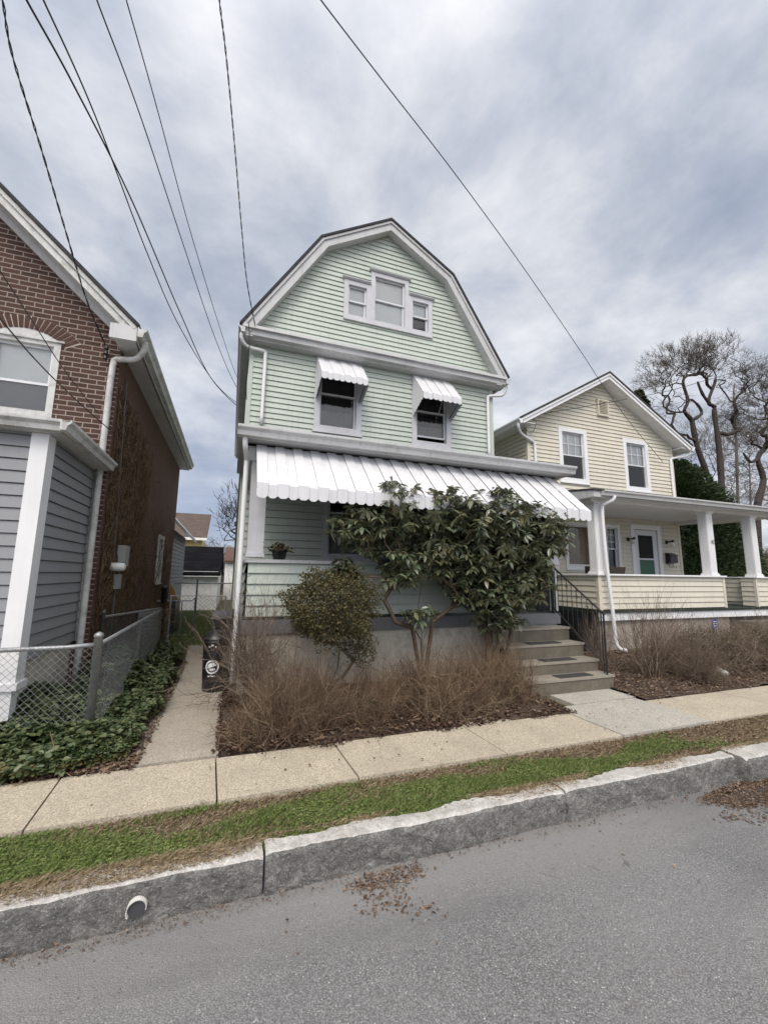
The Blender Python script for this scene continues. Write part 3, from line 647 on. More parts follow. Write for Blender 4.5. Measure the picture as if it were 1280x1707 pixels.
m_ = MB(); siding(m_, rightw(WR), [(WY, .75), (WB, .75), (WB, 5.85), (WY, 5.85)], [], .1015); m_.build('side_wall', 'green_siding', GH)
m_ = MB(); m_.box(WL, WR, WB, WB+.1, .2, 5.9); m_.box(WL+.02, WL+.05, WY+.6, WB, .2, 5.9); m_.box(WR-.05, WR-.02, WY+.6, WB, .2, 5.9); m_.build('back_wall', 'green_dark', GH)
m_ = MB(); m_.box(WL-.01, WR+.01, WY+.05, WB, .1, .75); m_.build('house_foundation', 'foundation', GH)
for x in (WL-.022, WR-.062): m_ = MB(); m_.box(x, x+.084, WY-.024, WY+.05, 1.12, 5.80); m_.build('corner_post', 'green_siding', GH)
# gambrel gable
OUT = [(-.09, 5.93), (1.24, 8.03), (2.63, 8.87), (4.03, 8.03), (5.36, 5.93)]
gab = [(OUT[0][0]+.14, 5.93), (OUT[1][0]+.05, 7.87), (2.63, 8.66), (OUT[3][0]-.05, 7.87), (OUT[4][0]-.14, 5.93)]
GY = 7.22
A1_ = (1.73, 2.28, 6.62, 7.44); A2_ = (2.28, 3.10, 6.62, 7.76); A3_ = (3.10, 3.64, 6.62, 7.44)
m_ = MB(); siding(m_, front(GY), gab, [(a+.005, b-.005, c+.01, d-.01) for a, b, c, d in (A1_, A2_, A3_)], .1015, z0=5.93); m_.build('gable_wall', 'green_siding', GH)
m_ = MB()
def rake(mb, pts, yf, yb, th, up=.0):
    for (a, b) in zip(pts, pts[1:]):
        mb.hexa([(a[0], yf, a[1]+up-th), (b[0], yf, b[1]+up-th), (b[0], yf, b[1]+up), (a[0], yf, a[1]+up)], [(a[0], yb, a[1]+up-th), (b[0], yb, b[1]+up-th), (b[0], yb, b[1]+up), (a[0], yb, a[1]+up)])
def offset_poly(pts, d):
    out = []
    for i in range(len(pts)):
        ns = []
        for j in (i-1, i):
            if 0 <= j < len(pts)-1:
                dx = pts[j+1][0]-pts[j][0]; dz2 = pts[j+1][1]-pts[j][1]; L = math.hypot(dx, dz2); ns.append((dz2/L, -dx/L))
        nx_ = sum(q[0] for q in ns)/len(ns); nz_ = sum(q[1] for q in ns)/len(ns); L2 = nx_*nx_+nz_*nz_
        out.append((pts[i][0]+d*nx_/L2, pts[i][1]+d*nz_/L2))
    return out
def band(mb, pts, d0, d1, yf, yb):
    A_ = offset_poly(pts, d0); B_ = offset_poly(pts, d1)
    for i in range(len(pts)-1):
        q = [A_[i], A_[i+1], B_[i+1], B_[i]]
        mb.hexa([(p[0], yf, p[1]) for p in q], [(p[0], yb, p[1]) for p in q])
band(m_, OUT, .0, .17, 7.03, 7.055); band(m_, OUT, .0, .045, 7.005, 7.028); m_.build('rake_board', 'white_trim', GH)
m_ = MB(); band(m_, OUT, .150, .168, 7.057, GY+.02); m_.build('rake_soffit', 'white_trim', GH)
m_ = MB(); band(m_, OUT, -.045, -.004, 6.985, WB+.2); m_.build('roof', 'shingle_dark', GH)
# frieze band with moulded profile under the gable
m_ = MB()
pf = [(GY+.04, 5.965), (7.00, 5.955), (6.995, 5.90), (7.04, 5.885), (7.05, 5.80), (7.12, 5.775), (7.13, 5.755), (WY-.02, 5.75), (GY+.04, 5.80)]
m_.prism([(-.06, a, b) for a, b in pf], (5.39, 0, 0)); m_.build('cornice', 'white_trim', GH)
m_ = MB(); m_.box(-.03, WL+.02, 7.05, WB, 5.77, 5.79); m_.build('eave_soffit', 'white_trim', GH); m_ = MB(); m_.box(WR-.02, WR+.11, 7.05, WB, 5.77, 5.79); m_.build('eave_soffit', 'white_trim', GH)
m_ = MB(); gutter_profile_y(m_, 7.0, WB, -.14, -.03, 5.80, 5.92); m_.build('eave_gutter', 'white_trim', GH); m_ = MB(); gutter_profile_y(m_, 7.0, WB, 5.42, 5.31, 5.80, 5.92); m_.build('eave_gutter', 'white_trim', GH)
def downspout(parent, pts, r=.033, mat='clean_white', label=None):
    m_ = MB(); m_.tube(smooth_path(pts, 3), r, 8); o = m_.build('downspout', mat, parent, True)
    if label: o['label'] = label
    return o
downspout(GH, [(-.08, 7.08, 5.80), (-.08, 7.10, 5.72), (.02, 7.16, 5.62), (.30, 7.22, 5.62), (.335, 7.235, 5.52), (.335, 7.235, 4.9), (.335, 7.235, 4.25)])
downspout(GH, [(5.36, 7.08, 5.80), (5.36, 7.10, 5.72), (5.30, 7.16, 5.60), (5.02, 7.22, 5.56), (4.985, 7.235, 5.46), (4.985, 7.235, 4.9), (4.985, 7.235, 4.15)])
downspout(GH, [(.06, 5.24, 3.40), (.07, 5.26, 3.26), (.10, 5.42, 3.15), (.10, 5.45, 3.0), (.10, 5.45, 2.0), (.10, 5.45, .4)])
# windows
window(GH, PF, *W1, .105, 'lavender_white', .52, curtain='curtain_dim', cz=(0, .30), label='dark second floor window under the left awning')
window(GH, PF, *W2, .105, 'lavender_white', .50, curtain='curtain_dim', cz=(.1, .30), openb=.10, label='dark second floor window under the right awning, its lower sash raised')
GF = front(GY)
window(GH, GF, *A1_, .09, 'lavender_white', .5, blind='blind', blindz=.0, sill=-.001, label='small attic window at the left of the middle one')
window(GH, GF, *A2_, .085, 'lavender_white', .5, blind='blind', blindz=.0, sill=-.001, label='tall middle attic window')
window(GH, GF, *A3_, .09, 'lavender_white', .5, blind='blind', blindz=.5, sill=-.001, label='small attic window with a dark lower half')
m_ = MB()
for (a, b, z) in ((1.69, 2.27, 7.44), (2.24, 3.14, 7.76), (3.11, 3.68, 7.44)):
    m_.prism([(a, GY+.01, z+.075), (a, GY-.055, z+.06), (a, GY-.075, z+.035), (a, GY-.05, z+.012), (a, GY+.01, z+.002)], (b-a, 0, 0))
m_.build('window_hood', 'lavender_white', GH)
pw = window(GH, PF, *PW, .10, 'lavender_white', .78, curtain='curtain', cz=(0, .74), label='wide porch window with curtains')
# front door
m_ = MB(); ring(m_, PF, DR[0], DR[1], DR[2], DR[3], .10, -.05, .03); m_.build('door_frame', 'clean_white', GH)
m_ = MB(); m_.box(4.12, 4.88, WY+.02, WY+.05, 1.13, 3.0); m_.box(4.20, 4.42, WY+.01, WY+.02, 1.35, 2.0); m_.box(4.58, 4.80, WY+.01, WY+.02, 1.35, 2.0); dd_ = m_.build('door', 'clean_white', GH)
m_ = MB(); m_.box(4.25, 4.75, WY+.008, WY+.018, 2.15, 2.85); m_.build('door_pane', 'room_dark', dd_)
# window awnings
def awning(parent, x0, x1, yw, yo, zt, zb, n, val, sides=True, name='window_awning', rise=.012, valrand=.004, label=None):
    m_ = MB(); w_ = (x1-x0)/n
    for i in range(n):
        a = x0+i*w_; b = a+w_; up = rise if i % 2 == 0 else 0.0; ex = 0.006 if i % 2 == 0 else -.006
        T = lambda x, f, du: (x, yw+(yo-yw)*f-du*.5, zt+(zb-zt)*f+du)
        g = -.004 if i % 2 == 0 else .0015
        m_.hexa([T(a+g, 0, up), T(b-g, 0, up), T(b-g, 1, up), T(a+g, 1, up)], [T(a+g, 0, up-.006), T(b-g, 0, up-.006), T(b-g, 1, up-.006), T(a+g, 1, up-.006)])
        yv = yo-ex-.006; c = w_*.30; zt_ = zb+up; zl = zb-val+random.uniform(-valrand, valrand)
        poly = [(a+g, zt_), (a+g, zl+c*.8), (a+g+c, zl), (b-g-c, zl), (b-g, zl+c*.8), (b-g, zt_)]
        m_.prism([(p[0], yv, p[1]) for p in poly], (0, .004, 0))
    if sides:
        k = max(4, int((yw-yo)/.07))
        for x, e in ((x0-.004, -.004), (x1+.004, .004)):
            for i in range(k):
                y0 = yo+(yw-yo)*i/k; y1 = yo+(yw-yo)*(i+1)/k; f0 = (y0-yw)/(yo-yw); f1 = (y1-yw)/(yo-yw)
                t0 = zt+(zb-zt)*f0; t1 = zt+(zb-zt)*f1; lo_ = zb-val-.20*(i+.5)/k
                st = .004 if i % 2 else 0; c = (y1-y0)*.3
                poly = [(y0, t0), (y0, lo_+c), (y0+c, lo_), (y1-c, lo_), (y1, lo_+c), (y1, t1)]
                m_.prism([(x+e+st*np.sign(e), p[0], p[1]) for p in poly], (.0035, 0, 0))
    aw = m_.build(name, 'awning_white', parent)
    if label: aw['label'] = label
    m_ = MB()
    if sides:
        for x in (x0+.03, x1-.03): m_.tube([(x, yw, zb-.25), (x, yo+.01, zb-.03)], .008, 6)
    else: m_.tube([(x0+.03, yw, zb+.1), (x0+.03, yo+.01, zb-.03)], .008, 6)
    m_.tube([(x0+.02, yo+.02, zb-.01), (x1-.02, yo+.02, zb-.01)], .009, 6)
    m_.build('awning_bracket', 'galv_dark', aw)
    return aw
awning(GH, 1.275, 2.135, WY-.03, WY-.50, 5.735, 5.22, 8, .12, label='ribbed metal awning over the left second floor window')
awning(GH, 3.24, 4.085, WY-.03, WY-.50, 5.725, 5.17, 8, .12, label='ribbed metal awning over the right second floor window')
# porch
awning(GH, .215, 5.03, 5.43, 4.72, 3.33, 2.685, 42, .155, sides=False, name='porch_awning', rise=.016, label='long ribbed white metal awning along the porch')
m_ = MB()
m_.add([(-.02, 5.15, 3.47), (5.19, 5.15, 3.47), (5.19, WY-.02, 4.02), (-.02, WY-.02, 4.02), (-.02, 5.15, 3.50), (5.19, 5.15, 3.50), (5.19, WY-.02, 4.06), (-.02, WY-.02, 4.06)],
       [(0, 3, 2, 1), (4, 5, 6, 7), (0, 1, 5, 4), (1, 2, 6, 5), (2, 3, 7, 6), (3, 0, 4, 7)]); m_.build('porch_roof', 'shingle_dark', GH)
m_ = MB(); gutter_profile_x(m_, -.03, 5.2, 5.10, 5.21, 3.37, 3.49); m_.box(-.02, 5.19, 5.212, 5.24, 3.36, 3.468); m_.build('porch_gutter', 'white_trim', GH)
m_ = MB(); m_.box(-.01, 5.18, 5.242, 5.45, 3.362, 3.378); m_.box(-.01, 0.06, 5.46, WY-.03, 3.362, 3.378); m_.box(5.10, 5.18, 5.46, WY-.03, 3.362, 3.378)
m_.box(.06, 5.10, 5.45, WY-.03, 3.31, 3.325)
m_.prism([(-.012, 5.245, 3.38), (-.012, WY-.03, 3.38), (-.012, WY-.03, 4.0), (-.012, 5.245, 3.46)], (.02, 0, 0)); m_.prism([(5.165, 5.245, 3.38), (5.165, WY-.03, 3.38), (5.165, WY-.03, 4.0), (5.165, 5.245, 3.46)], (.02, 0, 0))
m_.build('porch_ceiling', 'porch_ceiling', GH)
m_ = MB(); m_.box(.12, 5.06, 5.46, 5.60, 3.14, 3.308); m_.box(.12, .26, 5.602, WY-.03, 3.14, 3.308); m_.box(4.94, 5.06, 5.602, WY-.03, 3.14, 3.308); m_.build('porch_beam', 'white_trim', GH)
for (x, lb) in ((.17, 'square porch column at the left corner'), (3.68, 'square porch column beside the steps'), (4.86, 'square porch column at the right corner')):
    m_ = MB(); m_.box(x, x+.20, 5.48, 5.68, 1.90, 3.138); m_.box(x-.015, x+.215, 5.465, 5.695, 1.90, 1.95); o = m_.build('column', 'lavender_white', GH); o['label'] = lb
m_ = MB(); m_.box(.14, 5.07, 5.50, WY-.02, .955, 1.12); m_.build('porch_floor', 'grey_paint', GH)
m_ = MB(); m_.box(.17, 5.03, 5.54, WY, .10, .952); m_.build('porch_foundation', 'foundation', GH)
m_ = MB(); siding(m_, front(5.535), [(.20, 1.155), (3.84, 1.155), (3.84, 1.83), (.20, 1.83)], [], .1345, prot=.026)
siding(m_, leftw(.185), [(5.55, 1.155), (WY, 1.155), (WY, 1.83), (5.55, 1.83)], [], .1345, prot=.026); siding(m_, rightw(5.055), [(5.55, 1.155), (WY, 1.155), (WY, 1.83), (5.55, 1.83)], [], .1345, prot=.026)
m_.box(4.90, 5.06, 5.52, 5.535, 1.155, 1.83)
m_.box(.2, 3.84, 5.55, 5.64, 1.16, 1.82)
m_.build('porch_rail', 'green_siding', GH)
m_ = MB(); m_.box(.15, 3.88, 5.49, 5.70, 1.832, 1.875); m_.box(4.86, 5.09, 5.49, 5.70, 1.832, 1.875); m_.box(4.93, 5.09, 5.702, WY-.02, 1.832, 1.873); m_.box(.15, .32, 5.702, WY-.02, 1.832, 1.873); m_.build('rail_cap', 'white_trim', GH)
m_ = MB(); m_.box(4.945, 5.03, 5.56, WY-.03, 1.14, 1.83)
for i in range(22): y = 5.58+i*.078; m_.box(4.936, 4.944, y, y+.066, 1.15, 1.82)
m_.build('rail_lining', 'grey_paint', GH); m_ = MB(); m_.box(.21, .27, 5.64, WY-.03, 1.14, 1.83); m_.build('rail_lining', 'grey_paint', GH)
m_ = MB(); m_.box(4.905, 4.925, 5.505, 5.515, 1.13, 1.80); m_.box(4.98, 5.00, 5.505, 5.515, 1.13, 1.80)
for i in range(6): m_.box(4.925, 4.98, 5.506, 5.514, 1.2+i*.105, 1.212+i*.105)
m_.build('iron_trellis', 'iron', GH)
# steps
ST = thing('concrete_steps', 'worn concrete front steps climbing to the green porch', 'steps', (4.4, 4.6, .2))
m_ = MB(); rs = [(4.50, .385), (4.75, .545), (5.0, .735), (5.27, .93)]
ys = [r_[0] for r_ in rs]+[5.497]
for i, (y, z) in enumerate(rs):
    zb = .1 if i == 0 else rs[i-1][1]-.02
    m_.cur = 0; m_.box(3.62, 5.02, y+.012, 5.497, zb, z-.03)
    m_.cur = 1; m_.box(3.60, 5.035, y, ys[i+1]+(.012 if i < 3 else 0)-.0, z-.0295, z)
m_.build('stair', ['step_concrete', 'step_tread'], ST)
for (y, z, x0, lb) in ((4.55, .387, 4.15, 'black ribbed rubber mat on the lowest step'), (4.80, .547, 4.12, 'black ribbed rubber mat on the second step'), (5.05, .737, 4.10, 'black ribbed rubber mat on the third step')):
    t_ = MB(); 
    for i in range(9): t_.box(x0, x0+.55, y+i*.017, y+i*.017+.011, z+.004, z+.009)
    t_.box(x0-.01, x0+.56, y-.008, y+.158, z+.0005, z+.004)
    tag(t_.build('tread_mat', 'rubber'), lb, 'mat', 'rubber mats on the front steps')
RL = thing('stair_railing', 'black wrought iron railing on the right of the concrete steps', 'railing', (4.93, 4.55, .385))
X_ = 4.93
m_ = MB(); m_.tube([(X_, 4.53, .385), (X_, 4.53, 1.23)], .013, 6); m_.tube([(X_+.03, 4.60, .385), (X_+.03, 4.60, 1.2)], .009, 6); m_.build('newel_post', 'iron', RL)
m_ = MB(); m_.tube([(X_, 5.49, 1.12), (X_, 5.49, 1.90)], .013, 6); m_.build('newel_post', 'iron', RL)
m_ = MB(); m_.tube([(X_, 4.51, 1.19), (X_, 5.49, 1.88)], .014, 6); m_.build('handrail', 'iron', RL)
m_ = MB(); m_.tube([(X_, 4.53, .50), (X_, 5.47, 1.19)], .010, 6); m_.build('bottom_rail', 'iron', RL)
for i in range(9):
    y = 4.62+i*.095; k = (y-4.53)/.94; zb = .50+.69*k
    m_ = MB(); m_.tube([(X_, y, zb), (X_, y, 1.195+.69*k)], .0055, 5)
    if i % 2 == 0:
        m_.tube([(X_, y+.02*math.cos(t), zb+.56+.022*math.sin(t)) for t in np.linspace(0, 5, 10)], .004, 4)
    m_.build('baluster', 'iron', RL)
# potted plants on the porch rail
def planter(x, y, z, lb, sc_=1):
    t_ = thing('potted_plant', lb, 'potted plant', (x, y, z), 'pots standing on the porch rail')
    m_ = MB(); m_.tube([(x, y, z), (x, y, z+.07*sc_), (x, y, z+.075*sc_)], [.05*sc_, .065*sc_, .07*sc_], 12); m_.build('pot', 'black_plastic', t_, True)
    n = 90; C = np.array([x, y, z+.08*sc_])+rng.normal(0, .035*sc_, (n, 3))*np.array([1.2, 1, .6]); C[:, 2] = np.abs(C[:, 2]-z-.07*sc_)+z+.07*sc_
    npmesh('foliage', *leaves(C, rdir(n, -.2, 1), rdir(n, .2, 1), rng.uniform(.03, .07, n)*sc_, .02*sc_), 'box_leaf', t_)
planter(.58, 5.58, 1.876, 'small dry plant in a dark pot at the left end of the porch rail', 1.5)
# ================================================================== YELLOW HOUSE
YH = thing('cream_house', 'cream sided gabled house with a deep white columned porch', 'house', (9.1, 8.0, .25))
YW = 8.0; YL, YR = 6.62, 11.66; YB = 16.0; YF = front(YW)
V1 = (7.58, 8.50, 4.07, 5.50); V2 = (9.78, 10.70, 4.03, 5.47); PWY = (7.62, 8.86, 1.90, 3.06); PW2 = (8.90, 9.42, 1.80, 3.06); DY = (9.80, 10.90, 1.02, 3.10)
cx = 9.14
m_ = MB(); holes = [(a+.01, b-.01, c+.01, d-.01) for a, b, c, d in (V1, V2, PWY, PW2, DY)]
siding(m_, YF, [(YL, .98), (YR, .98), (YR, 5.52), (cx, 7.05), (YL, 5.52)], holes, .104); m_.build('front_wall', 'yellow_siding', YH)
m_ = MB(); siding(m_, leftw(YL), [(YW, .6), (YB, .6), (YB, 5.5), (YW, 5.5)], [], .104); m_.build('side_wall', 'yellow_siding', YH); m_ = MB(); siding(m_, rightw(YR), [(YW, .6), (YB, .6), (YB, 5.5), (YW, 5.5)], [], .104); m_.build('side_wall', 'yellow_siding', YH)
m_ = MB(); m_.box(YL, YR, YB, YB+.1, .2, 5.5); m_.box(YL+.02, YR-.02, YW+.6, YB, .1, .6); m_.box(YL+.03, YL+.06, YW+.6, YB, .2, 5.5); m_.box(YR-.06, YR-.03, YW+.6, YB, .2, 5.5); m_.build('back_wall', 'stucco', YH)
for x in (YL-.02, YR-.06): m_ = MB(); m_.box(x, x+.08, YW-.022, YW+.05, 1.0, 5.50); m_.build('corner_post', 'yellow_siding', YH)
YO = [(6.14, 5.47), (8.98, 7.06), (11.95, 5.40)]; YO = [(6.20, 5.40), (9.08, 7.06), (12.02, 5.40)]
m_ = MB(); band(m_, YO, 0, .13, 7.66, 7.69); band(m_, YO, 0, .05, 7.635, 7.658); m_.build('rake_board', 'clean_white', YH)
m_ = MB(); band(m_, YO, .115, .13, 7.692, YW+.02); m_.build('rake_soffit', 'clean_white', YH)
m_ = MB(); band(m_, YO, -.045, -.004, 7.62, YB+.3); m_.build('roof', 'shingle_dark', YH)
m_ = MB(); m_.box(6.22, YL+.02, 7.70, YB, 5.33, 5.345); m_.build('eave_soffit', 'clean_white', YH); m_ = MB(); m_.box(YR-.02, 12.0, 7.70, YB, 5.33, 5.345); m_.build('eave_soffit', 'clean_white', YH)
m_ = MB(); gutter_profile_y(m_, 7.63, YB, 6.10, 6.21, 5.27, 5.39); m_.build('eave_gutter', 'clean_white', YH); m_ = MB(); gutter_profile_y(m_, 7.63, YB, 12.12, 12.01, 5.27, 5.39); m_.build('eave_gutter', 'clean_white', YH)
downspout(YH, [(6.16, 7.72, 5.28), (6.17, 7.74, 5.18), (6.35, 7.85, 5.08), (6.72, 7.94, 4.98), (6.80, 7.95, 4.85), (6.80, 7.95, 4.2), (6.80, 7.95, 3.6)], .035)
downspout(YH, [(12.05, 7.72, 5.28), (12.04, 7.74, 5.20), (11.9, 7.85, 5.14), (11.60, 7.94, 5.08), (11.54, 7.95, 4.95), (11.54, 7.95, 4.2), (11.54, 7.95, 3.6)], .035)
window(YH, YF, *V1, .11, 'clean_white', .5, blind='curtain_lace', blindz=.5, muntin=(3, 2), lower=True, label='second floor window over the porch, left one')
window(YH, YF, *V2, .11, 'clean_white', .5, blind='curtain_lace', blindz=.5, muntin=(3, 2), lower=True, label='second floor window over the porch, right one')
window(YH, YF, *PWY, .08, 'clean_white', .02, curtain='curtain_brown', cz=(0, 1), label='big porch picture window with tan curtains')
window(YH, YF, *PW2, .08, 'clean_white', .5, muntin=(2, 3), label='narrow dark double hung window beside the door')
m_ = MB(); m_.box(8.92, 9.30, YW-.04, YW-.002, 5.98, 6.45)
for i in range(9): 
    z = 6.02+i*.045; m_.hexa([(8.97, YW-.075, z), (9.25, YW-.075, z), (9.25, YW-.041, z+.035), (8.97, YW-.041, z+.035)], [(8.97, YW-.075, z+.004), (9.25, YW-.075, z+.004), (9.25, YW-.041, z+.039), (8.97, YW-.041, z+.039)])
ring(m_, YF, 8.92, 9.30, 5.98, 6.45, .04, .041, .075); m_.build('gable_vent', 'yellow_siding', YH)
m_ = MB(); ring(m_, YF, *DY, .12, -.05, .035); m_.build('door_frame', 'clean_white', YH)
m_ = MB(); ring(m_, YF, 9.93, 10.77, 1.04, 2.97, .15, -.03, .0, .14, .55); pbox(m_, YF, 10.08, 10.62, -.028, -.003, 2.18, 2.22); dr = m_.build('door', 'sash_white', YH)
m_ = MB(); m_.box(10.07, 10.63, YW+.012, YW+.018, 2.2, 2.83); m_.build('pane', 'room_dark', dr)
m_ = MB(); m_.box(10.07, 10.63, YW+.012, YW+.018, 1.58, 2.195); m_.build('shade', 'green_shade', dr)
m_ = MB(); m_.box(10.0, 10.03, YW-.05, YW, 1.58, 1.70); m_.build('handle', 'galv', dr)
def wall_lamp(x, z, lb):
    m_ = MB(); m_.tube([(x, YW-.005, z), (x, YW-.03, z)], .05, 12); m_.tube([(x, YW-.03, z), (x, YW-.12, z+.01), (x, YW-.17, z)], [.018, .018, .018], 8); m_.tube([(x, YW-.16, z+.01), (x, YW-.20, z)], [.035, .05], 10)
    o = m_.build('porch_lamp', 'iron', YH, True); o['label'] = lb
    m_ = MB(); m_.tube([(x, YW-.17, z-.01), (x, YW-.17, z-.05), (x, YW-.17, z-.10), (x, YW-.17, z-.12)], [.03, .05, .055, .03], 12); m_.build('lamp_glass', 'shade_glass', o, True)
wall_lamp(9.70, 2.70, 'black wall lamp left of the cream house door'); wall_lamp(11.12, 2.68, 'black wall lamp right of the cream house door')
MBX = thing('mailbox', 'black wall mailbox hanging beside the storm door of the cream house', 'mailbox', (11.15, 7.98, 2.2))
m_ = MB(); m_.hexa([(11.02, 7.97, 2.10), (11.30, 7.97, 2.10), (11.30, 7.97, 2.36), (11.02, 7.97, 2.36)], [(11.02, 7.84, 2.12), (11.30, 7.84, 2.12), (11.30, 7.84, 2.29), (11.02, 7.84, 2.29)]); m_.build('box', 'black_plastic', MBX)
m_ = MB(); m_.hexa([(11.01, 7.972, 2.375), (11.31, 7.972, 2.375), (11.31, 7.82, 2.30), (11.01, 7.82, 2.30)], [(11.01, 7.972, 2.39), (11.31, 7.972, 2.39), (11.31, 7.82, 2.315), (11.01, 7.82, 2.315)]); m_.build('lid', 'black_plastic', MBX)
m_ = MB()
for x in (11.08, 11.24): m_.tube([(x, 7.95, 2.10), (x, 7.93, 2.0), (x, 7.86, 1.98), (x, 7.85, 2.03)], .006, 5)
m_.build('newspaper_hook', 'iron', MBX)
# cream porch
m_ = MB(); m_.add([(6.42, 5.93, 3.36), (12.9, 5.93, 3.36), (12.9, YW-.01, 3.62), (6.42, YW-.01, 3.62), (6.42, 5.93, 3.395), (12.9, 5.93, 3.395), (12.9, YW-.01, 3.66), (6.42, YW-.01, 3.66)],
       [(0, 3, 2, 1), (4, 5, 6, 7), (0, 1, 5, 4), (1, 2, 6, 5), (2, 3, 7, 6), (3, 0, 4, 7)]); m_.build('porch_roof', 'shingle_dark', YH)
m_ = MB(); gutter_profile_x(m_, 6.62, 12.9, 5.86, 5.96, 3.27, 3.375); m_.box(6.44, 12.9, 5.962, 5.99, 3.24, 3.365); m_.prism([(6.43, 5.99, 3.24), (6.43, YW-.02, 3.24), (6.43, YW-.02, 3.60), (6.43, 5.99, 3.37)], (.03, 0, 0)); m_.build('porch_gutter', 'white_trim', YH)
m_ = MB(); m_.box(6.46, 12.9, 5.99, YW-.02, 3.245, 3.26); m_.build('porch_ceiling', 'clean_white', YH)
m_ = MB(); m_.box(6.60, 12.9, 6.18, 6.42, 3.20, 3.244); m_.box(6.60, 6.80, 6.422, YW-.02, 3.18, 3.244); m_.box(11.5, 11.75, 6.422, YW-.02, 3.17, 3.244); m_.build('porch_beam', 'clean_white', YH)
def col_y(x, lb, sc_=.195):
    m_ = MB(); y = 6.20; z0_, z1_ = 1.80, 3.16; w_ = sc_
    m_.box(x, x+w_, y, y+w_, z0_, z1_)
    for i in range(4):
        a = x+w_*(.10+.22*i); m_.box(a, a+w_*.13, y-.006, y-.0005, z0_+.05, z1_-.05)
        a = y+w_*(.10+.22*i); m_.box(x-.006, x-.0005, a, a+w_*.13, z0_+.05, z1_-.05)
    m_.box(x-.03, x+w_+.03, y-.03, y+w_+.03, 1.76, 1.80); m_.box(x-.018, x+w_+.018, y-.018, y+w_+.018, 1.80, 1.83); m_.box(x-.025, x+w_+.025, y-.025, y+w_+.025, 3.16, 3.20)
    o = m_.build('column', 'clean_white', YH); o['label'] = lb; return o
col_y(6.69, 'fluted white column behind the downspout'); c1o = col_y(9.97, 'fluted white column with the house number'); col_y(11.52, 'fluted white column at the right edge')
downspout(YH, [(6.92, 5.92, 3.28), (6.90, 5.94, 3.2), (6.80, 6.06, 3.12), (6.78, 6.10, 3.0), (6.80, 6.10, 2.0), (6.86, 6.08, 1.0), (6.88, 6.06, .45), (7.0, 5.95, .36)], .036)
def text(s_, loc, size, mat, parent=None, name='house_number', ext=.002, rot=(R(90), 0, 0)):
    cu = bpy.data.curves.new(name, 'FONT'); cu.body = s_; cu.size = size; cu.extrude = ext; cu.align_x = 'CENTER'; cu.align_y = 'CENTER'
    t_ = bpy.data.objects.new('tmp', cu); COL.objects.link(t_); dg = bpy.context.evaluated_depsgraph_get()
    me = bpy.data.meshes.new_from_object(t_.evaluated_get(dg)); bpy.data.objects.remove(t_)
    me.materials.clear(); me.materials.append(MATS[mat]); o = bpy.data.objects.new(name, me); link(o, parent)
    mt = Matrix.Translation(Vector(loc)-Vector(rootloc(parent)))@Matrix.Rotation(rot[2], 4, 'Z')@Matrix.Rotation(rot[0], 4, 'X')
    me.transform(mt); return o
text('40', (10.085, 6.182, 2.52), .13, 'galv', c1o)
m_ = MB(); siding(m_, front(6.22), [(6.68, 1.085), (10.34, 1.085), (10.34, 1.74), (6.68, 1.74)], [], .112, prot=.018)
siding(m_, leftw(6.68), [(6.22, 1.085), (YW, 1.085), (YW, 1.74), (6.22, 1.74)], [], .112, prot=.018)
siding(m_, leftw(11.62), [(6.5, 1.16), (YW, 1.16), (YW, 1.72), (6.5, 1.72)], [], .112, prot=.018); siding(m_, leftw(11.46), [(6.22, 1.085), (6.5, 1.085), (6.5, 1.72), (6.22, 1.72)], [], .112, prot=.018)
siding(m_, front(6.22), [(11.46, 1.085), (12.0, 1.085), (12.0, 1.74), (11.46, 1.74)], [], .112, prot=.018)
m_.box(10.30, 10.36, 6.19, 6.28, 1.08, 1.74); m_.box(6.66, 6.74, 6.185, 6.25, 1.08, 1.74); m_.box(11.44, 11.49, 6.185, 6.24, 1.08, 1.74); m_.box(6.70, 10.3, 6.24, 6.32, 1.10, 1.735); m_.box(11.5, 12, 6.24, 6.5, 1.1, 1.73); m_.box(11.64, 11.72, 6.5, YW, 1.1, 1.72)
m_.build('porch_rail', 'yellow_siding', YH)
m_ = MB(); m_.box(6.62, 10.38, 6.15, 6.45, 1.742, 1.775); m_.box(6.62, 6.80, 6.452, YW, 1.742, 1.773); m_.box(11.42, 12.02, 6.15, 6.52, 1.735, 1.762); m_.box(11.58, 11.76, 6.522, YW, 1.735, 1.76); m_.build('rail_cap', 'clean_white', YH)
m_ = MB(); m_.box(6.66, 12.4, 6.14, YW-.02, 1.03, 1.075); m_.build('porch_floor', 'carpet_green', YH)
m_ = MB(); m_.box(6.64, 12.4, 6.17, 6.22, .885, 1.028); m_.build('floor_skirt', 'clean_white', YH)
m_ = MB(); m_.box(6.70, 10.45, 6.24, YW, .1, .884); m_.box(10.46, 12.3, 6.5, YW, .1, .884); m_.build('porch_foundation', 'stucco', YH)
m_ = MB(); m_.box(6.655, 6.695, 6.30, YW-.02, .1, 1.028); m_.build('underporch_shade', 'black_plastic', YH)  # black sheet stands in for the shade in the open porch side
YS = MB()
YS.hexa([(10.5, 5.25, .1), (12.3, 5.25, .1), (12.3, 6.16, .1), (10.5, 6.16, .1)], [(10.5, 5.25, .40), (12.3, 5.25, .40), (12.3, 6.16, .40), (10.5, 6.16, .40)]); YS.box(10.45, 12.3, 5.55, 6.16, .401, .60); YS.box(10.5, 12.3, 5.85, 6.16, .601, .80)
tag(YS.build('concrete_steps', 'step_concrete'), 'broken stone steps below the cream porch opening', 'steps')
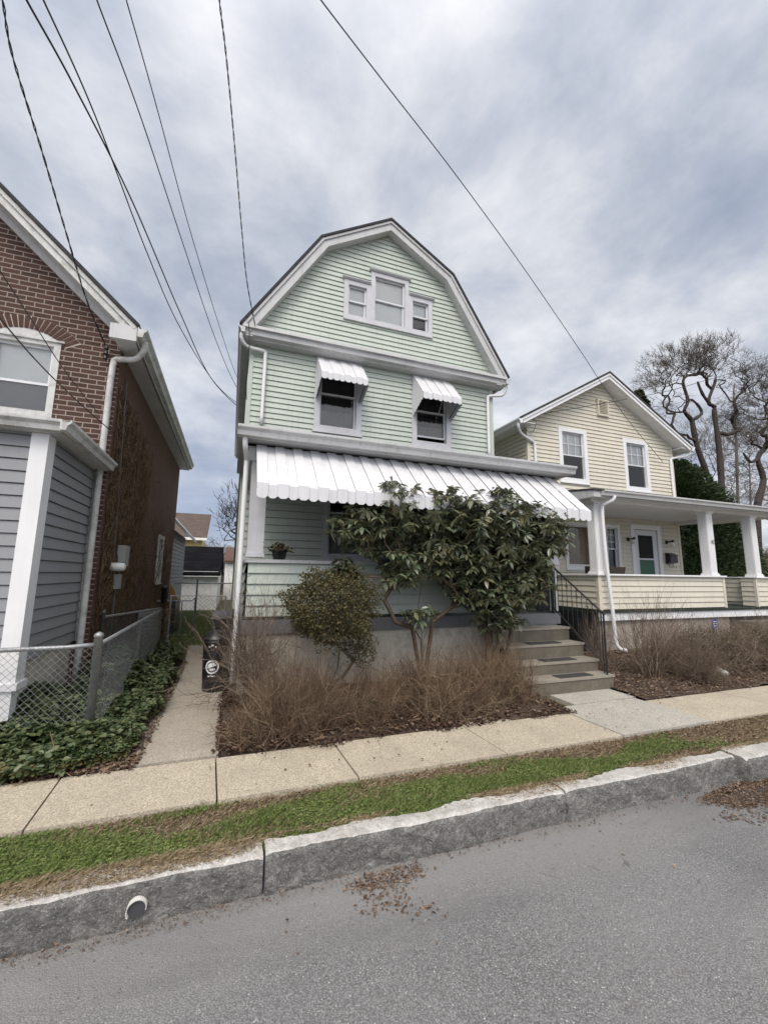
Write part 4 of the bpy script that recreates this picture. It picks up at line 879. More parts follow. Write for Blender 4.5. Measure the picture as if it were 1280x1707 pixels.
# sofa on the cream porch
SF = thing('porch_sofa', 'dark wicker sofa behind the cream porch rail', 'sofa', (7.45, 6.9, 1.08))
m_ = MB(); m_.hexa([(7.05, 6.75, 1.35), (7.9, 6.75, 1.35), (7.9, 6.87, 1.35), (7.05, 6.87, 1.35)], [(6.95, 6.66, 1.93), (7.97, 6.66, 1.93), (7.97, 6.78, 1.93), (6.95, 6.78, 1.93)]); m_.build('backrest', 'wicker', SF)
m_ = MB(); m_.box(7.05, 7.9, 6.75, 7.4, 1.2, 1.42); m_.build('seat', 'wicker', SF)
for x in (6.99, 7.88): m_ = MB(); m_.box(x, x+.08, 6.78, 7.4, 1.08, 1.66); m_.build('armrest', 'wicker', SF)
# security sign
SG = thing('yard_sign', 'small blue shield shaped sign by the cream house foundation', 'sign', (9.72, 6.08, .3))
m_ = MB(); m_.tube([(9.72, 6.10, .3), (9.72, 6.10, .72)], .008, 5); m_.build('stake', 'galv', SG)
m_ = MB(); m_.prism([(9.72+a, 6.085, .70+b) for a, b in ((-.09, .12), (-.05, .15), (0, .16), (.05, .15), (.09, .12), (.10, -.02), (.06, -.12), (0, -.16), (-.06, -.12), (-.10, -.02))], (0, .008, 0)); m_.build('panel', 'sign_blue', SG)
m_ = MB()
for i in range(3): m_.box(9.66, 9.78, 6.080, 6.084, .80-i*.045, .815-i*.045)
m_.tube([(9.73, 6.083, .63), (9.73, 6.078, .63)], .04, 14); m_.build('emblem', 'clean_white', SG)
DP = MB(); DP.tube(smooth_path([(7.0, 5.25, .30), (7.2, 4.9, .31), (7.28, 4.62, .29), (7.26, 4.45, .25)], 6), .045, 10); tag(DP.build('drain_hose', 'pipe_white', None, True), 'white drain pipe lying in the leaves before the cream porch', 'drain pipe')
# ================================================================== BRICK HOUSE
BH = thing('brick_house', 'dark red brick house with a grey sided porch bay and bare vines', 'house', (-3, 6.2, .2))
BX, BY, BB = -1.60, 6.20, 13.2
WB_ = (-3.04, -2.27, 3.62, 4.66)
ax = -4.6; slope = .93
rz = lambda x: 4.82+slope*(-1.40-x)
m_ = MB()
def quadF(x0, x1, z0, z1, z1b=None): m_.add([(x0, BY, z0), (x1, BY, z0), (x1, BY, z1b if z1b is not None else z1), (x0, BY, z1)], [(0, 1, 2, 3)])
quadF(-2.27, BX, .2, rz(-2.27)-.1, rz(BX)-.1); quadF(-3.04, -2.27, 4.72, rz(-3.04)-.1, rz(-2.27)-.1); quadF(-3.04, -2.27, .2, 3.62); quadF(ax, -3.04, .2, rz(ax)-.1, rz(-3.04)-.1)
quadF(-7.6, ax, .2, rz(BX)-.1, rz(ax)-.1)
m_.build('front_wall', 'brick', BH)
m_ = MB(); sw0, sw1, sz0, sz1 = 10.6, 11.35, 1.45, 2.55
def quadS(y0, y1, z0, z1): m_.add([(BX, y1, z0), (BX, y0, z0), (BX, y0, z1), (BX, y1, z1)], [(3, 2, 1, 0)])
quadS(BY, sw0, .2, 4.72); quadS(sw1, BB, .2, 4.72); quadS(sw0, sw1, .2, sz0); quadS(sw0, sw1, sz1, 4.72); m_.box(-7.6, BX, BB, BB+.05, .2, 4.7); m_.build('side_wall', 'brick_stained', BH)
# arch of soldier bricks over the window
m_ = MB(); xc = (WB_[0]+WB_[1])/2; hw = .44; rad = .62; zc = 4.66-.33
n = 19
for i in range(n):
    a0 = R(145-110*i/n); a1 = R(145-110*(i+.78)/n)
    r0_, r1_ = rad-.06, rad+.15
    q = [(xc+r_*math.cos(a)*.93, zc+r_*math.sin(a)*.80) for a, r_ in ((a0, r0_), (a1, r0_), (a1, r1_), (a0, r1_))]
    m_.hexa([(p[0], BY-.012, p[1]) for p in q], [(p[0], BY+.02, p[1]) for p in q])
arch_o = m_.build('window_arch', 'brick_red', BH)
m_ = MB(); q = [(xc+r_*math.cos(a)*.93, zc+r_*math.sin(a)*.80) for r_, A0 in ((rad-.06, np.linspace(R(146), R(34), 16)), (rad+.155, np.linspace(R(34), R(146), 16))) for a in A0]
for i in range(15): m_.add([(p[0], BY-.005, p[1]) for p in (q[i], q[i+1], q[30-i], q[31-i])], [(0, 1, 2, 3)])
m_.build('mortar', 'mortar', arch_o)
wn = window(BH, front(BY+.02), *WB_, .075, 'old_white', .42, blind='blind', blindz=.0, lower=True, label='arched window with a white blind over the bay roof')
m_ = MB(); pts = [(WB_[0], 4.655)]+[(xc+(WB_[1]-xc)*math.cos(t)*1.0, 4.655+.125*math.sin(t)) for t in np.linspace(math.pi, 0, 12)]
m_.prism([(p[0], BY-.004, p[1]) for p in pts[1:]], (0, .03, 0)); m_.build('arch_panel', 'old_white', wn)
m_ = MB(); m_.box(WB_[0]-.04, WB_[1]+.04, BY-.03, BY+.02, 4.64, 4.665); m_.build('head_moulding', 'old_white', wn)
# side window
sl_ = rightw(BX)
window(BH, sl_, sw0, sw1, sz0, sz1, .09, 'old_white', .5, label='tall narrow window in the vine covered side wall')
# rakes and eaves
RX = [(-1.40, 4.90), (ax, 4.90+slope*(ax+1.4)*-1), (-7.8, 4.90)]
RXp = [(-7.8, 4.90), (ax, 4.90+slope*3.2), (-1.36, 4.88)]
m_ = MB(); band(m_, RXp, .0, .13, 5.86, 5.90); band(m_, RXp, -.0, .05, 5.835, 5.858); m_.build('rake_board', 'old_white', BH)
m_ = MB(); band(m_, RXp, .112, .13, 5.902, BY+.01); band(m_, RXp, .13, .20, BY-.06, BY-.01); m_.build('rake_soffit', 'white_trim', BH)
m_ = MB(); band(m_, RXp, -.045, -.004, 5.81, BB+.1); m_.build('roof', 'shingle_dark', BH)
m_ = MB(); m_.box(-1.62, -1.36, 5.90, BB+.1, 4.70, 4.715); m_.box(-1.375, -1.345, 5.86, BB+.1, 4.70, 4.86); m_.box(-1.66, -1.355, 5.84, 5.898, 4.68, 4.88); m_.build('eave_soffit', 'white_trim', BH)
m_ = MB(); gutter_profile_y(m_, 5.82, BB+.12, -1.235, -1.342, 4.74, 4.87); m_.build('eave_gutter', 'old_white', BH)
downspout(BH, [(-1.28, 5.98, 4.76), (-1.29, 6.02, 4.66), (-1.40, 6.1, 4.55), (-1.60, 6.13, 4.52), (-1.66, 6.14, 4.42), (-1.665, 6.14, 3.6), (-1.665, 6.14, 3.0), (-1.66, 6.13, 2.0), (-1.655, 6.12, .4)], .038, 'old_white')
# bay
BF = 4.70; BXr = -1.735
m_ = MB(); siding(m_, front(BF), [(-4.5, .86), (BXr-.0, .86), (BXr, 2.99), (-4.5, 2.99)], [], .1165, prot=.016); siding(m_, rightw(BXr), [(BF, .86), (BY, .86), (BY, 2.99), (BF, 2.99)], [], .1165, prot=.016); m_.build('bay_wall', 'grey_siding', BH)
m_ = MB(); m_.box(-4.5, BXr-.03, BF+.02, BY-.01, .1, .858); m_.build('bay_foundation', 'foundation', BH)
m_ = MB(); m_.box(BXr-.11, BXr+.028, BF-.028, BF+.14, .72, 2.988)
m_.box(BXr-.135, BXr+.05, BF-.05, BF+.16, .66, .72); m_.box(BXr-.09, BXr+.01, BF-.02, BF+.10, .1, .66); m_.build('bay_post', 'clean_white', BH)
m_ = MB(); m_.box(BXr-.02, BXr+.026, BY-.03, BY-.004, .86, 2.985); m_.build('bay_trim', 'old_white', BH)
m_ = MB(); m_.box(-4.6, BXr+.14, BF-.10, BY-.005, 2.99, 3.01); m_.build('bay_soffit', 'white_trim', BH)
m_ = MB(); gutter_profile_x(m_, -4.6, BXr+.155, BF-.19, BF-.10, 3.0, 3.10); gutter_profile_y(m_, BF-.19, BY+.0, BXr+.245, BXr+.155, 3.0, 3.10); m_.build('bay_gutter', 'old_white', BH)
m_ = MB(); m_.hexa([(-4.6, BF-.10, 3.012), (BXr+.152, BF-.10, 3.012), (BXr+.152, BY-.005, 3.012), (-4.6, BY-.005, 3.012)], [(-4.6, BF-.06, 3.10), (BXr+.12, BF-.06, 3.10), (BXr-.1, BY-.005, 3.42), (-4.6, BY-.005, 3.45)]); m_.build('bay_roof', 'old_white', BH)
# meter
MT = thing('electric_meter', 'grey electric meter with boxes on the vine covered brick wall', 'meter', (-1.58, 7.0, 1.6))
m_ = MB(); m_.box(-1.598, -1.47, 7.05, 7.30, 1.78, 2.08); m_.build('panel_box', 'meter_grey', MT)
m_ = MB(); m_.box(-1.598, -1.50, 6.98, 7.12, 1.45, 1.66); m_.build('junction_box', 'meter_grey', MT)
m_ = MB(); m_.tube([(-1.598, 6.80, 1.76), (-1.50, 6.80, 1.76), (-1.42, 6.80, 1.76), (-1.40, 6.80, 1.76)], [.06, .06, .055, .03], 14); m_.build('meter_dial', 'shade_glass', MT, True)
m_ = MB(); m_.tube([(-1.55, 7.05, 1.45), (-1.56, 7.05, .3)], .015, 6); m_.tube([(-1.56, 7.18, 1.66), (-1.56, 7.18, 1.78)], .02, 6); m_.tube([(-1.57, 6.85, 1.9), (-1.57, 6.7, 3.0), (-1.57, 6.5, 4.4)], .012, 6); m_.build('conduit', 'galv_dark', MT)
# vines
A = []; B = []
for s_ in range(800):
    y = rng.choice([6.35+abs(rng.normal(0, .8)), rng.uniform(6.3, 12.8)], p=[.6, .4]); z = rng.uniform(.25, 3.6); x = BX+.012
    top = 4.3-.1*(y-6.3) if y < 9 else rng.uniform(1.5, 3.2)
    ang = rng.uniform(.9, 2.2)
    for q in range(rng.integers(8, 26)):
        ang += rng.normal(0, .45); ang = min(max(ang, .1), 3.0)
        L = rng.uniform(.05, .14); y2 = y+math.cos(ang)*L; z2 = z+math.sin(ang)*L; x2 = BX+.008+abs(rng.normal(0, .018))
        if z2 > top or y2 < 6.25 or y2 > 13: break
        A.append((x, y, z)); B.append((x2, y2, z2)); x, y, z = x2, y2, z2
A = np.array(A); B = np.array(B); o = npmesh('wall_vine', *tubes(A, B, .0046, .0036, 3), 'vine'); tag(o, 'leafless brown vines clinging to the brick side wall', 'vine')
# grey extension behind the brick house
EX = thing('rear_extension', 'grey sided lean to behind the brick house', 'shed', (-2.5, 13.3, .2))
m_ = MB(); siding(m_, rightw(-1.66), [(13.3, .2), (17.0, .2), (17.0, 2.95), (13.3, 2.95)], [], .12); m_.box(-4, -1.67, 13.3, 17, .2, 2.9); m_.build('wall', 'grey_siding', EX)
m_ = MB(); m_.hexa([(-1.30, 13.3, 2.80), (-1.30, 17.4, 2.80), (-2.7, 17.4, 4.3), (-2.7, 13.3, 4.3)], [(-1.30, 13.3, 2.90), (-1.30, 17.4, 2.90), (-2.7, 17.4, 4.4), (-2.7, 13.3, 4.4)]); m_.build('roof', 'white_trim', EX)
# ================================================================== FENCES, GATE
def mesh_wire(mb, p0, p1, z0, z1, sp=.058, r=.0016, k=3):
    p0 = np.array(p0, float); p1 = np.array(p1, float); L = np.linalg.norm(p1-p0); d = (p1-p0)/L; H = z1-z0; A = []; B = []
    n = int((L+H)/sp)+1
    for i in range(n):
        s0 = -H+i*sp; a = max(s0, 0); b = min(s0+H, L)
        if b > a:
            A.append((*(p0+d*a), z0+(a-s0))); B.append((*(p0+d*b), z0+(b-s0)))
            A.append((*(p0+d*a), z1-(a-s0))); B.append((*(p0+d*b), z1-(b-s0)))
    return tubes(A, B, r, r, k)
FN = thing('chain_link_fence', 'grey chain link fence cornering at a capped post in the ivy', 'fence', (-1.065, 4.45, .22))
def post(parent, x, y, z0, z1, r=.03, mat='galv'):
    m_ = MB(); m_.tube([(x, y, z0), (x, y, z1), (x, y, z1+.004), (x, y, z1+.03), (x, y, z1+.045)], [r, r, r*1.25, r*1.0, r*.25], 12); return m_.build('post', mat, parent, True)
post(FN, -1.065, 4.45, .2, 1.12, .034); post(FN, -2.6, 4.45, .2, 1.03, .024); post(FN, -1.065, 6.3, .2, 1.02, .02)
m_ = MB(); m_.tube([(-3.2, 4.45, 1.03), (-1.30, 4.45, 1.04), (-1.09, 4.45, 1.055)], .02, 8); m_.tube([(-1.065, 4.49, 1.05), (-1.07, 8.12, 1.07)], .019, 8); m_.build('top_rail', 'galv', FN, True)
npmesh('wire_mesh', *join([mesh_wire(None, (-3.2, 4.425), (-1.08, 4.425), .24, 1.055, .06, .0018), mesh_wire(None, (-1.045, 4.47), (-1.05, 8.1), .24, 1.085, .062, .0014)]), 'galv', FN)
VP = thing('fence_post', 'thick fence post wrapped in dead vines beside the gate', 'post', (-1.06, 8.2, .2))
post(VP, -1.06, 8.2, .2, 1.42, .05, 'iron')
C = np.array([-1.06, 8.18, .2])+np.stack([rng.normal(0, .07, 700), rng.normal(0, .07, 700), rng.uniform(0, .95, 700)], 1); D = rdir(700)*rng.uniform(.06, .2, (700, 1)); D[:, 2] = np.abs(D[:, 2])
npmesh('dead_vine', *tubes(C, C+D, .004, .002, 3), 'vine', VP)
CF = thing('chain_link_fence', 'short wire fence between the brick wall and the gate post', 'fence', (-1.5, 6.4, .2))
post(CF, -1.52, 6.45, .2, 1.16, .022, 'galv_dark')
m_ = MB(); m_.tube([(-1.52, 6.45, 1.11), (-1.09, 8.15, 1.08)], .017, 8); m_.build('top_rail', 'galv', CF)
npmesh('wire_mesh', *mesh_wire(None, (-1.52, 6.45), (-1.09, 8.15), .25, 1.12, .055, .0018), 'galv_dark', CF)
GT = thing('garden_gate', 'chain link walk gate of grey pipe across the side path', 'gate', (-.5, 8.2, .24))
m_ = MB(); m_.tube([(-.95, 8.2, .27), (-.95, 8.2, 1.29), (-.06, 8.2, 1.28), (-.06, 8.2, .26), (-.95, 8.2, .26)], .017, 8); m_.build('frame', 'galv', GT)
npmesh('wire_mesh', *mesh_wire(None, (-.95, 8.2), (-.06, 8.2), .27, 1.28, .07, .0016), 'galv_dark', GT)
BFN = thing('chain_link_fence', 'low chain link fence far back before the white garage', 'fence', (-1.2, 15, .2))
for x in (-2.2, -1.0, .1): post(BFN, x, 15, .2, 1.45, .025)
m_ = MB(); m_.tube([(-2.3, 15, 1.35), (.1, 15, 1.35)], .02, 6); m_.build('top_rail', 'galv', BFN)
npmesh('wire_mesh', *mesh_wire(None, (-2.3, 15), (.1, 15), .22, 1.35, .09, .002), 'galv', BFN)
# AC unit, dog kennel-like crate, slide
AC = thing('air_conditioner', 'white air conditioner box behind the fence by the brick wall', 'air conditioner', (-1.3, 9.4, .2))
m_ = MB(); m_.box(-1.55, -1.15, 8.9, 9.7, .2, .96); m_.build('case', 'meter_grey', AC)
m_ = MB()
for i in range(8): m_.box(-1.53, -1.17, 8.895, 8.899, .3+i*.075, .34+i*.075)
m_.build('grille', 'galv_dark', AC)
CR = thing('wire_crate', 'dark wire crate standing on the side lawn behind the gate', 'crate', (-1.3, 11.6, .2))
m_ = MB(); m_.box(-1.58, -1.2, 11.3, 12.3, .22, 1.0); m_.build('box', 'black_plastic', CR)
m_ = MB()
for z in (.22, 1.02): m_.tube([(-1.6, 11.2, z), (-.85, 11.2, z), (-.85, 12.4, z)], .015, 6)
m_.tube([(-1.05, 11.2, .22), (-1.05, 11.2, 1.02)], .015, 6); m_.tube([(-.85, 12.4, .22), (-.85, 12.4, 1.02)], .015, 6); m_.build('frame', 'galv', CR)
OS = MB(); OS.hexa([(-2.0, 13.9, .5), (-1.42, 13.9, .9), (-1.42, 14.1, .9), (-2.0, 14.1, .5)], [(-1.9, 13.9, 1.5), (-1.68, 13.9, 1.45), (-1.68, 14.1, 1.45), (-1.9, 14.1, 1.5)]); tag(OS.build('toy_slide', 'orange'), 'orange yellow plastic toy standing behind the gate', 'toy')
# bin
BN = thing('rubbish_bin', 'black lidded rubbish bin with a round white emblem on the side path', 'bin', (-.115, 6.02, .21))
m_ = MB(); m_.tube([(-.115, 6.02, .21), (-.115, 6.02, .24), (-.115, 6.02, .78), (-.115, 6.02, .80), (-.115, 6.02, .80), (-.115, 6.02, .84)], [.135, .142, .162, .162, .175, .175], 28); m_.build('body', 'black_plastic', BN, True)
m_ = MB(); m_.tube([(-.115, 6.02, .84), (-.115, 6.02, .86), (-.115, 6.02, .92), (-.115, 6.02, .95)], [.18, .175, .13, .05], 28); m_.tube([(-.17, 6.02, .95), (-.17, 6.02, .99), (-.06, 6.02, .99), (-.06, 6.02, .95)], .012, 6); m_.build('lid', 'black_plastic', BN, True)
def on_bin(a, z, r=.0): t = math.radians(a)-math.pi/2; rr = .142+(z-.24)*.037+.003+r; return (-.115+rr*math.cos(t), 6.02+rr*math.sin(t), z)
m_ = MB(); n = 28; cz0 = .52; ca = -12
def disc(r0_, r1_, ca, cz0, off, a0=0, a1=360, n=28):
    for i in range(n):
        t0 = R(a0+(a1-a0)*i/n); t1 = R(a0+(a1-a0)*(i+1)/n); q = []
        for t, r_ in ((t0, r0_), (t1, r0_), (t1, r1_), (t0, r1_)): q.append(on_bin(ca+math.degrees(r_*math.cos(t)/.155), cz0+r_*math.sin(t), off))
        m_.add(q, [(3, 2, 1, 0)])
disc(.066, .085, ca, cz0, 0); disc(.0, .054, ca, cz0, 0, 20, 200); disc(.02, .05, ca, cz0, 0, 215, 330)
for a, b, z in ((-30, -22, .40), (-20, -14, .405), (-12, -4, .40), (-2, 4, .402), (-30, 2, .76)):
    m_.add([on_bin(a, z), on_bin(b, z), on_bin(b, z+.014), on_bin(a, z+.014)], [(0, 1, 2, 3)])
m_.add([on_bin(-20, .775), on_bin(-10, .775), on_bin(-10, .8), on_bin(-20, .8)], [(0, 1, 2, 3)])
m_.build('emblem', 'clean_white', BN)
BN2 = thing('rubbish_bin', 'taller black bin standing against the house behind the emblem bin', 'bin', (.0, 6.75, .21))
m_ = MB(); m_.hexa([(-.17, 6.55, .21), (.05, 6.55, .21), (.05, 6.95, .21), (-.17, 6.95, .21)], [(-.2, 6.5, 1.05), (.06, 6.5, 1.05), (.06, 7.0, 1.05), (-.2, 7.0, 1.05)]); m_.build('body', 'black_plastic', BN2)
m_ = MB(); m_.hexa([(-.22, 6.48, 1.052), (.065, 6.48, 1.052), (.065, 7.02, 1.052), (-.22, 7.02, 1.052)], [(-.2, 6.5, 1.11), (.06, 6.5, 1.11), (.06, 7.0, 1.13), (-.2, 7.0, 1.13)]); m_.build('lid', 'black_plastic', BN2)
# ================================================================== FAR BUILDINGS
GA = thing('garage', 'low white garage with a black shingled roof behind the side yard', 'garage', (-1.5, 20, .2))
x0g = at(283, 960, 19)[0]-2; x1g = at(364, 960, 19)[0]
m_ = MB(); m_.box(x0g, x1g, 19, 25, .1, 1.75); m_.build('wall', 'garage_white', GA)
m_ = MB(); m_.hexa([(x0g, 18.8, 1.55), (x1g+.1, 18.8, 1.55), (x1g+.1, 22, 2.85), (x0g, 22, 2.85)], [(x0g, 18.8, 1.65), (x1g+.1, 18.8, 1.65), (x1g+.1, 22, 2.95), (x0g, 22, 2.95)])
m_.hexa([(x0g, 22, 2.85), (x1g+.1, 22, 2.85), (x1g+.1, 25.3, 1.55), (x0g, 25.3, 1.55)], [(x0g, 22, 2.95), (x1g+.1, 22, 2.95), (x1g+.1, 25.3, 1.65), (x0g, 25.3, 1.65)]); m_.build('roof', 'shingle_black', GA)
m_ = MB(); m_.prism([(x1g-.03, 19, 1.7), (x1g-.03, 22, 2.86), (x1g-.03, 25, 1.7)], (.03, 0, 0)); m_.build('gable_wall', 'garage_white', GA)
m_ = MB(); m_.box(x0g, x1g+.1, 18.77, 18.8, 1.53, 1.56); m_.build('gutter', 'garage_white', GA)
FY = thing('yellow_house', 'yellow sided house with a brown shingle roof far behind the garage', 'house', (-3, 32, .2))
pA = at(345, 868, 31); pB = at(345, 899, 29.5); wl = at(338, 918, 30)
m_ = MB(); siding(m_, front(30), [(-9, .2), (at(337, 905, 30)[0], .2), (at(337, 905, 30)[0], pB[2]), (-9, pB[2])], [], .15); m_.box(-9, at(337, 905, 30)[0], 30.02, 36, .2, pB[2]); m_.build('wall', 'far_yellow', FY)
m_ = MB(); m_.hexa([(-9, 29.5, pB[2]), (pB[0], 29.5, pB[2]), (pB[0], 33, pB[2]+2.0), (-9, 33, pB[2]+2.0)], [(-9, 29.5, pB[2]+.1), (pB[0], 29.5, pB[2]+.1), (pB[0], 33, pB[2]+2.1), (-9, 33, pB[2]+2.1)]); m_.build('roof', 'shingle_brown', FY)
m_ = MB(); m_.box(-9, pB[0]+.02, 29.42, 29.49, pB[2]-.08, pB[2]+.08); m_.build('fascia', 'garage_white', FY)
FW = thing('white_shed', 'small white building with a reddish roof past the garage corner', 'shed', (.3, 24, .2))
m_ = MB(); m_.box(x1g+.15, x1g+1.6, 26, 29, .1, 2.3); m_.build('wall', 'garage_white', FW)
m_ = MB(); m_.hexa([(x1g+.1, 25.8, 2.3), (x1g+1.7, 25.8, 2.3), (x1g+1.7, 28, 3.2), (x1g+.1, 28, 3.2)], [(x1g+.1, 25.8, 2.4), (x1g+1.7, 25.8, 2.4), (x1g+1.7, 28, 3.3), (x1g+.1, 28, 3.3)]); m_.build('roof', 'red_roof', FW)
# ================================================================== WIRES
def wire(pts, r, label, mat='wire_black', twist=0, group='overhead wires'):
    P_ = smooth_path(pts, 10); m_ = MB()
    if twist:
        Q = []; L = 0; Ls = [0]
        for a, b in zip(P_, P_[1:]): L += np.linalg.norm(b-a); Ls.append(L)
        n = int(L/.06); ts = np.linspace(0, L, n); PX = np.stack([np.interp(ts, Ls, [p[i] for p in P_]) for i in range(3)], 1)
        for ph in (0, math.pi):
            off = np.stack([np.cos(ts*twist+ph)*r*.9, 0*ts, np.sin(ts*twist+ph)*r*.9], 1); m_.tube(list(PX+off), r*.75, 4, False)
    else: m_.tube(P_, r, 6, False)
    return tag(m_.build('overhead_wire', mat, None, True), label, 'wire', group)
def wpts(lst): return [at(*p) for p in lst]
wire(wpts([(28, -40, 7), (45, 0, 7.4), (125, 145, 9.2), (222, 338, 12.5), (300, 520, 17), (352, 630, 21), (403, 683, 25), (430, 700, 28)]), .020, 'leftmost of four long wires sagging towards the green house')
wire(wpts([(52, -45, 7), (73, 0, 7.4), (160, 195, 9.7), (245, 420, 13.4), (300, 545, 17), (360, 640, 21), (404, 678, 25), (430, 692, 28)]), .016, 'second from the left of four long wires beside the green house')
wire(wpts([(150, -40, 7), (162, 0, 7.4), (235, 195, 9.9), (305, 405, 13.6), (352, 545, 18), (382, 620, 22), (404, 661, 25), (425, 690, 28)]), .014, 'third from the left of four long wires beside the green house')
wire(wpts([(198, -45, 7), (211, 0, 7.4), (262, 180, 9.7), (316, 380, 13.2), (360, 525, 17.5), (388, 610, 22), (404, 645, 25), (425, 675, 28)]), .012, 'rightmost of four long wires beside the green house')
wire(wpts([(362, -60, 3.0), (366, 0, 3.3), (378, 100, 3.9), (392, 250, 4.8), (403, 380, 5.8), (412, 470, 6.5), (426, 545, 6.98)]), .007, 'twisted black service cable coming down to the left eave of the green house', twist=22)
wire([(.02, 6.98, 5.95), (.04, 7.0, 5.75), (.06, 7.02, 5.3), (.05, 7.03, 4.9), (.065, 7.05, 4.6)], .006, 'loose black cable hanging down the green house corner', twist=0)
wire(wpts([(500, -50, 3.2), (535, 0, 3.4), (640, 137, 4.1), (760, 292, 5.0), (872, 446, 6.1), (965, 582, 7.2), (1003, 640, 7.45), (1050, 705, 7.7), (1104, 770, 7.93)]), .007, 'single thin wire crossing the sky down to the cream house', 'wire_grey')
wire(wpts([(-8, -40, 3.0), (5, 0, 3.2), (22, 95, 3.6), (70, 250, 4.3), (110, 385, 5.0), (145, 500, 5.6), (176, 575, 6.12)]), .007, 'twisted cable running to the upper brick wall', twist=22)
wire(wpts([(-30, 400, 3.9), (0, 450, 4.2), (50, 528, 4.8), (110, 620, 5.5), (165, 690, 6.1)]), .005, 'thin wire crossing the brick wall above the window')
wire(wpts([(-30, 490, 3.7), (0, 530, 4.0), (60, 600, 4.7), (120, 660, 5.4), (168, 703, 5.9), (190, 722, 6.1)]), .0065, 'thicker wire crossing the arched window of the brick house')
wire(wpts([(1310, 598, 9.0), (1280, 606, 8.8), (1200, 627, 8.4), (1120, 650, 8.05), (1050, 664, 7.8), (985, 676, 7.6), (925, 686, 7.6), (885, 694, 7.75)]), .008, 'cable running from the right edge across the cream gable', 'wire_black')
wire([at(885, 694, 7.75), at(893, 705, 7.8), at(885, 722, 7.85), at(873, 712, 7.9)], .006, 'loop of cable hanging at the cream house corner')
for (p_, lb) in ((at(177, 590, 6.12), 'black insulator bracket high on the brick wall'), (at(874, 703, 7.85), 'small insulator knob at the corner of the cream house')):
    m_ = MB()
    for i in range(3): m_.tube([p_+np.array([0, 0, -.07+i*.07]), p_+np.array([0, 0, -.035+i*.07])], [.03, .02], 8)
    m_.tube([p_+np.array([0, .0, -.10]), p_+np.array([0, .0, .1])], .008, 6); m_.tube([p_, p_+np.array([0, .1, 0])], .01, 6)
    tag(m_.build('wire_bracket', 'iron'), lb, 'bracket')
# ================================================================== PLANTS
def ellip(n, c, r, power=.5, zmin=-1):
    d = rdir(n, zmin, 1); rad = rng.uniform(0, 1, (n, 1))**power; return np.array(c)+d*rad*np.array(r)
def rhododendron(label, root, blobs, ntip, r0=.0030, rmax=.027, leafL=(.088, .138)):
    T_ = thing('rhododendron', label, 'shrub', tuple(root[0][0]), 'rhododendrons before the porch')
    ntip = int(ntip*1.75)
    tg = np.concatenate([ellip(int(ntip*k), c, r, .42) for c, r, k in blobs])
    nodes, par, cnt = grow(root, tg, .13, .012, .05, .25)
    npmesh('branches', *skel_tubes(nodes, par, cnt, r0, rmax, 5), 'bark_brown', T_)
    n = len(tg); per = 9; C = np.repeat(tg, per, 0); ang = np.tile(np.arange(per)*2*math.pi/per, n)+np.repeat(rng.uniform(0, 6.28, n), per)+rng.normal(0, .2, n*per)
    ax_ = unit(np.array([0, 0, 1.])+rng.normal(0, .35, (n, 3))); ax_ = np.repeat(ax_, per, 0)
    e1 = unit(np.cross(ax_, np.array([1., .3, 0]))); e2 = np.cross(ax_, e1); tilt = rng.uniform(-.65, .45, (n*per, 1))
    D = e1*np.cos(ang)[:, None]+e2*np.sin(ang)[:, None]+ax_*tilt
    L = rng.uniform(*leafL, n*per); keep = rng.uniform(0, 1, n*per) < .9
    V_, F_ = leaves(C[keep]+rng.normal(0, .008, (keep.sum(), 3)), D[keep], ax_[keep]+.15*rdir(keep.sum()), L[keep], L[keep]*rng.uniform(.34, .46, keep.sum()), .08, .30)
    npmesh('foliage', V_, F_, 'rhodo_leaf', T_, True)
rhododendron('broad leaved rhododendron with bare twisted stems in front of the porch window', [[(2.35, 4.95, .25), (2.33, 4.95, .60), (2.34, 4.95, .86)], [(2.36, 4.96, .9), (2.48, 4.98, 1.08), (2.55, 4.98, 1.2)], [(2.31, 4.93, .9), (2.15, 4.90, 1.10), (2.00, 4.90, 1.28)], [(2.34, 4.96, .95), (2.30, 5.0, 1.3), (2.36, 5.0, 1.6)], [(2.18, 4.90, 1.05), (1.95, 4.88, 1.12), (1.8, 4.9, 1.4), (1.86, 4.9, 1.7)], [(2.5, 4.98, 1.1), (2.8, 4.98, 1.3), (2.95, 5.0, 1.6)]],
  [((2.0, 4.95, 2.50), (.60, .50, .40), .26), ((2.75, 4.95, 2.48), (.60, .55, .42), .28), ((1.45, 4.90, 2.25), (.42, .35, .28), .09), ((2.6, 4.9, 1.9), (.55, .4, .22), .08), ((2.35, 4.95, 1.95), (.75, .45, .25), .16), ((1.30, 4.95, 1.75), (.17, .2, .16), .035), ((3.0, 4.85, 1.62), (.38, .35, .30), .13), ((1.95, 4.85, 1.72), (.25, .3, .16), .05), ((2.2, 4.75, 1.22), (.22, .2, .08), .018)], 500)
rhododendron('dense rhododendron growing at the left of the front steps', [[(3.35, 4.95, .25), (3.33, 4.95, .6), (3.28, 4.95, 1.0), (3.2, 4.95, 1.4)], [(3.42, 4.97, .4), (3.50, 4.95, .95), (3.55, 4.95, 1.4)], [(3.48, 4.92, .35), (3.68, 4.95, .9), (3.82, 4.95, 1.4)], [(3.3, 4.9, .5), (3.12, 4.9, 1.0)]],
  [((3.45, 4.95, 2.50), (.62, .55, .44), .32), ((4.12, 4.95, 2.36), (.56, .5, .46), .30), ((3.6, 4.9, 1.95), (.72, .5, .40), .26), ((3.60, 4.8, 1.50), (.45, .4, .28), .08), ((2.95, 4.85, 2.2), (.35, .5, .45), .12), ((4.0, 4.9, 1.68), (.30, .4, .25), .10), ((3.25, 4.85, 1.45), (.35, .4, .45), .09), ((3.45, 4.8, 1.15), (.30, .3, .2), .02)], 560)
